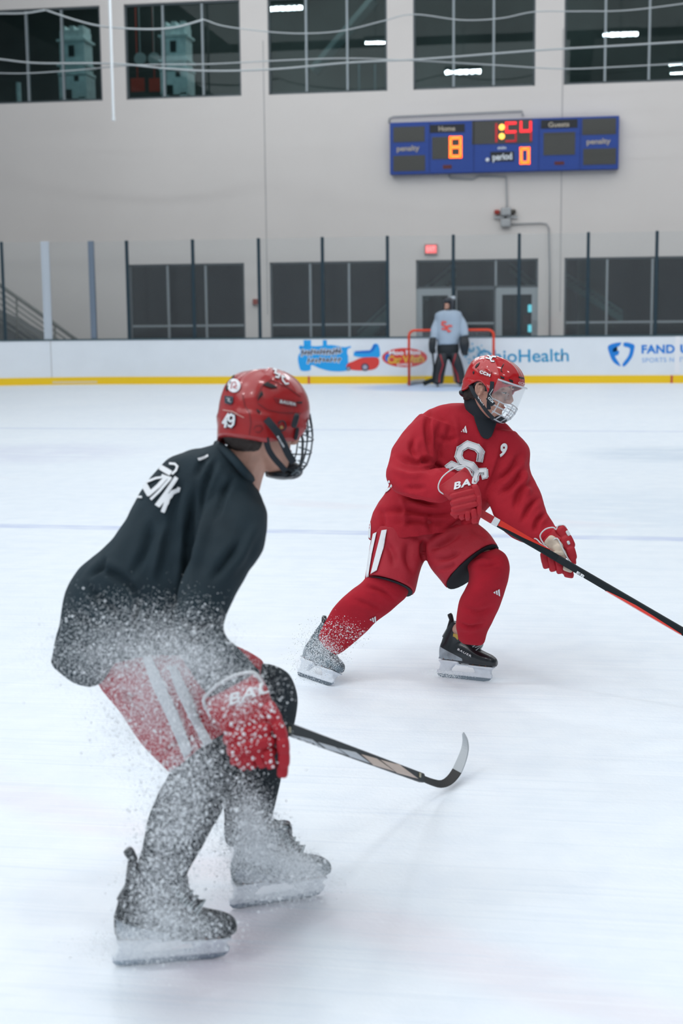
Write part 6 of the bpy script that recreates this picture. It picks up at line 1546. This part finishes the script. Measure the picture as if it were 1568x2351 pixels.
def P_np(px, py, d): return _C + _F * d[:, None] + _R * ((px - FW / 2) / FPX * d)[:, None] + _U * ((FH / 2 - py) / FPX * d)[:, None]
def cloud(spec):
    X = []; Y = []; D = []; Rr = []
    for cx_, cy_, sx, sy, ang, n, d0, d1, r0, r1 in spec:
        a = RNG.normal(size=n) * sx; c = RNG.normal(size=n) * sy; t = math.radians(ang)
        X.append(cx_ + a * math.cos(t) - c * math.sin(t)); Y.append(cy_ + a * math.sin(t) + c * math.cos(t)); D.append(RNG.uniform(d0, d1, n))
        Rr.append(r0 * (r1 / r0) ** (RNG.random(n) ** 2.2))
    X, Y, D, Rr = map(np.concatenate, (X, Y, D, Rr)); pos = P_np(X, Y, D); ok = pos[:, 2] > .004
    return pos[ok], Rr[ok]
HAZE = [  # cx, cy, sx, sy, angle, count, near depth, far depth
    (290, 1510, 100, 45, 0, 17000, 3.45, 3.74), (440, 1520, 60, 45, 0, 12000, 3.35, 3.60), (330, 1430, 110, 34, 0, 4000, 3.4, 3.74), (340, 1620, 60, 75, 30, 18000, 3.4, 3.68),
    (440, 1770, 50, 65, 0, 7000, 3.3, 3.55), (400, 1890, 46, 66, 15, 9000, 3.3, 3.6), (570, 1880, 30, 50, -10, 10000, 3.6, 3.9), (585, 1950, 42, 45, -20, 20000, 3.6, 3.95), (680, 1990, 46, 24, 20, 14000, 3.6, 4.0),
    (365, 2050, 46, 60, 0, 9000, 3.3, 3.55), (420, 2120, 60, 22, 8, 5000, 3.3, 3.55), (340, 2170, 70, 22, 0, 12000, 3.35, 3.6), (640, 2045, 66, 16, -5, 10000, 3.55, 3.95), (540, 1590, 50, 40, 0, 3500, 3.3, 3.5)]
p1, r1 = cloud([(*h, .0006, .0015) for h in HAZE])
p2, r2 = cloud([(h[0], h[1], h[2] * 1.05, h[3] * 1.05, h[4], max(40, int(h[5] * k)), h[6] - .08, h[7], .0014, .0046) for h, k in zip(HAZE, (.02, .02, .05, .03, .10, .09, .07, .03, .03, .07, .06, .02, .02, .06))])
p3, r3 = cloud([(570, 1680, 50, 60, 0, 110, 3.25, 3.5, .0022, .0058), (560, 1620, 60, 60, 0, 150, 3.25, 3.5, .0014, .004)])
pos, rad = np.concatenate((p1, p2, p3)), np.concatenate((r1, r2, r3))
flecks('snow_spray', pos, rad, M_SNOW, 'white cloud of snow flecks thrown up over the legs of the nearest player', 'snow spray')
pos, rad = cloud([(740, 1490, 28, 18, 30, 3800, 6.2, 6.4, .0007, .0028), (790, 1448, 34, 14, 20, 600, 6.25, 6.42, .0010, .0036), (715, 1530, 24, 18, 20, 2600, 6.25, 6.45, .0007, .0028), (1025, 1548, 24, 6, 5, 1200, 6.3, 6.45, .0006, .0020)])
flecks('snow_spray', pos, rad, M_SNOW, 'small puff of snow flecks round the back skate of the player in red', 'snow spray')
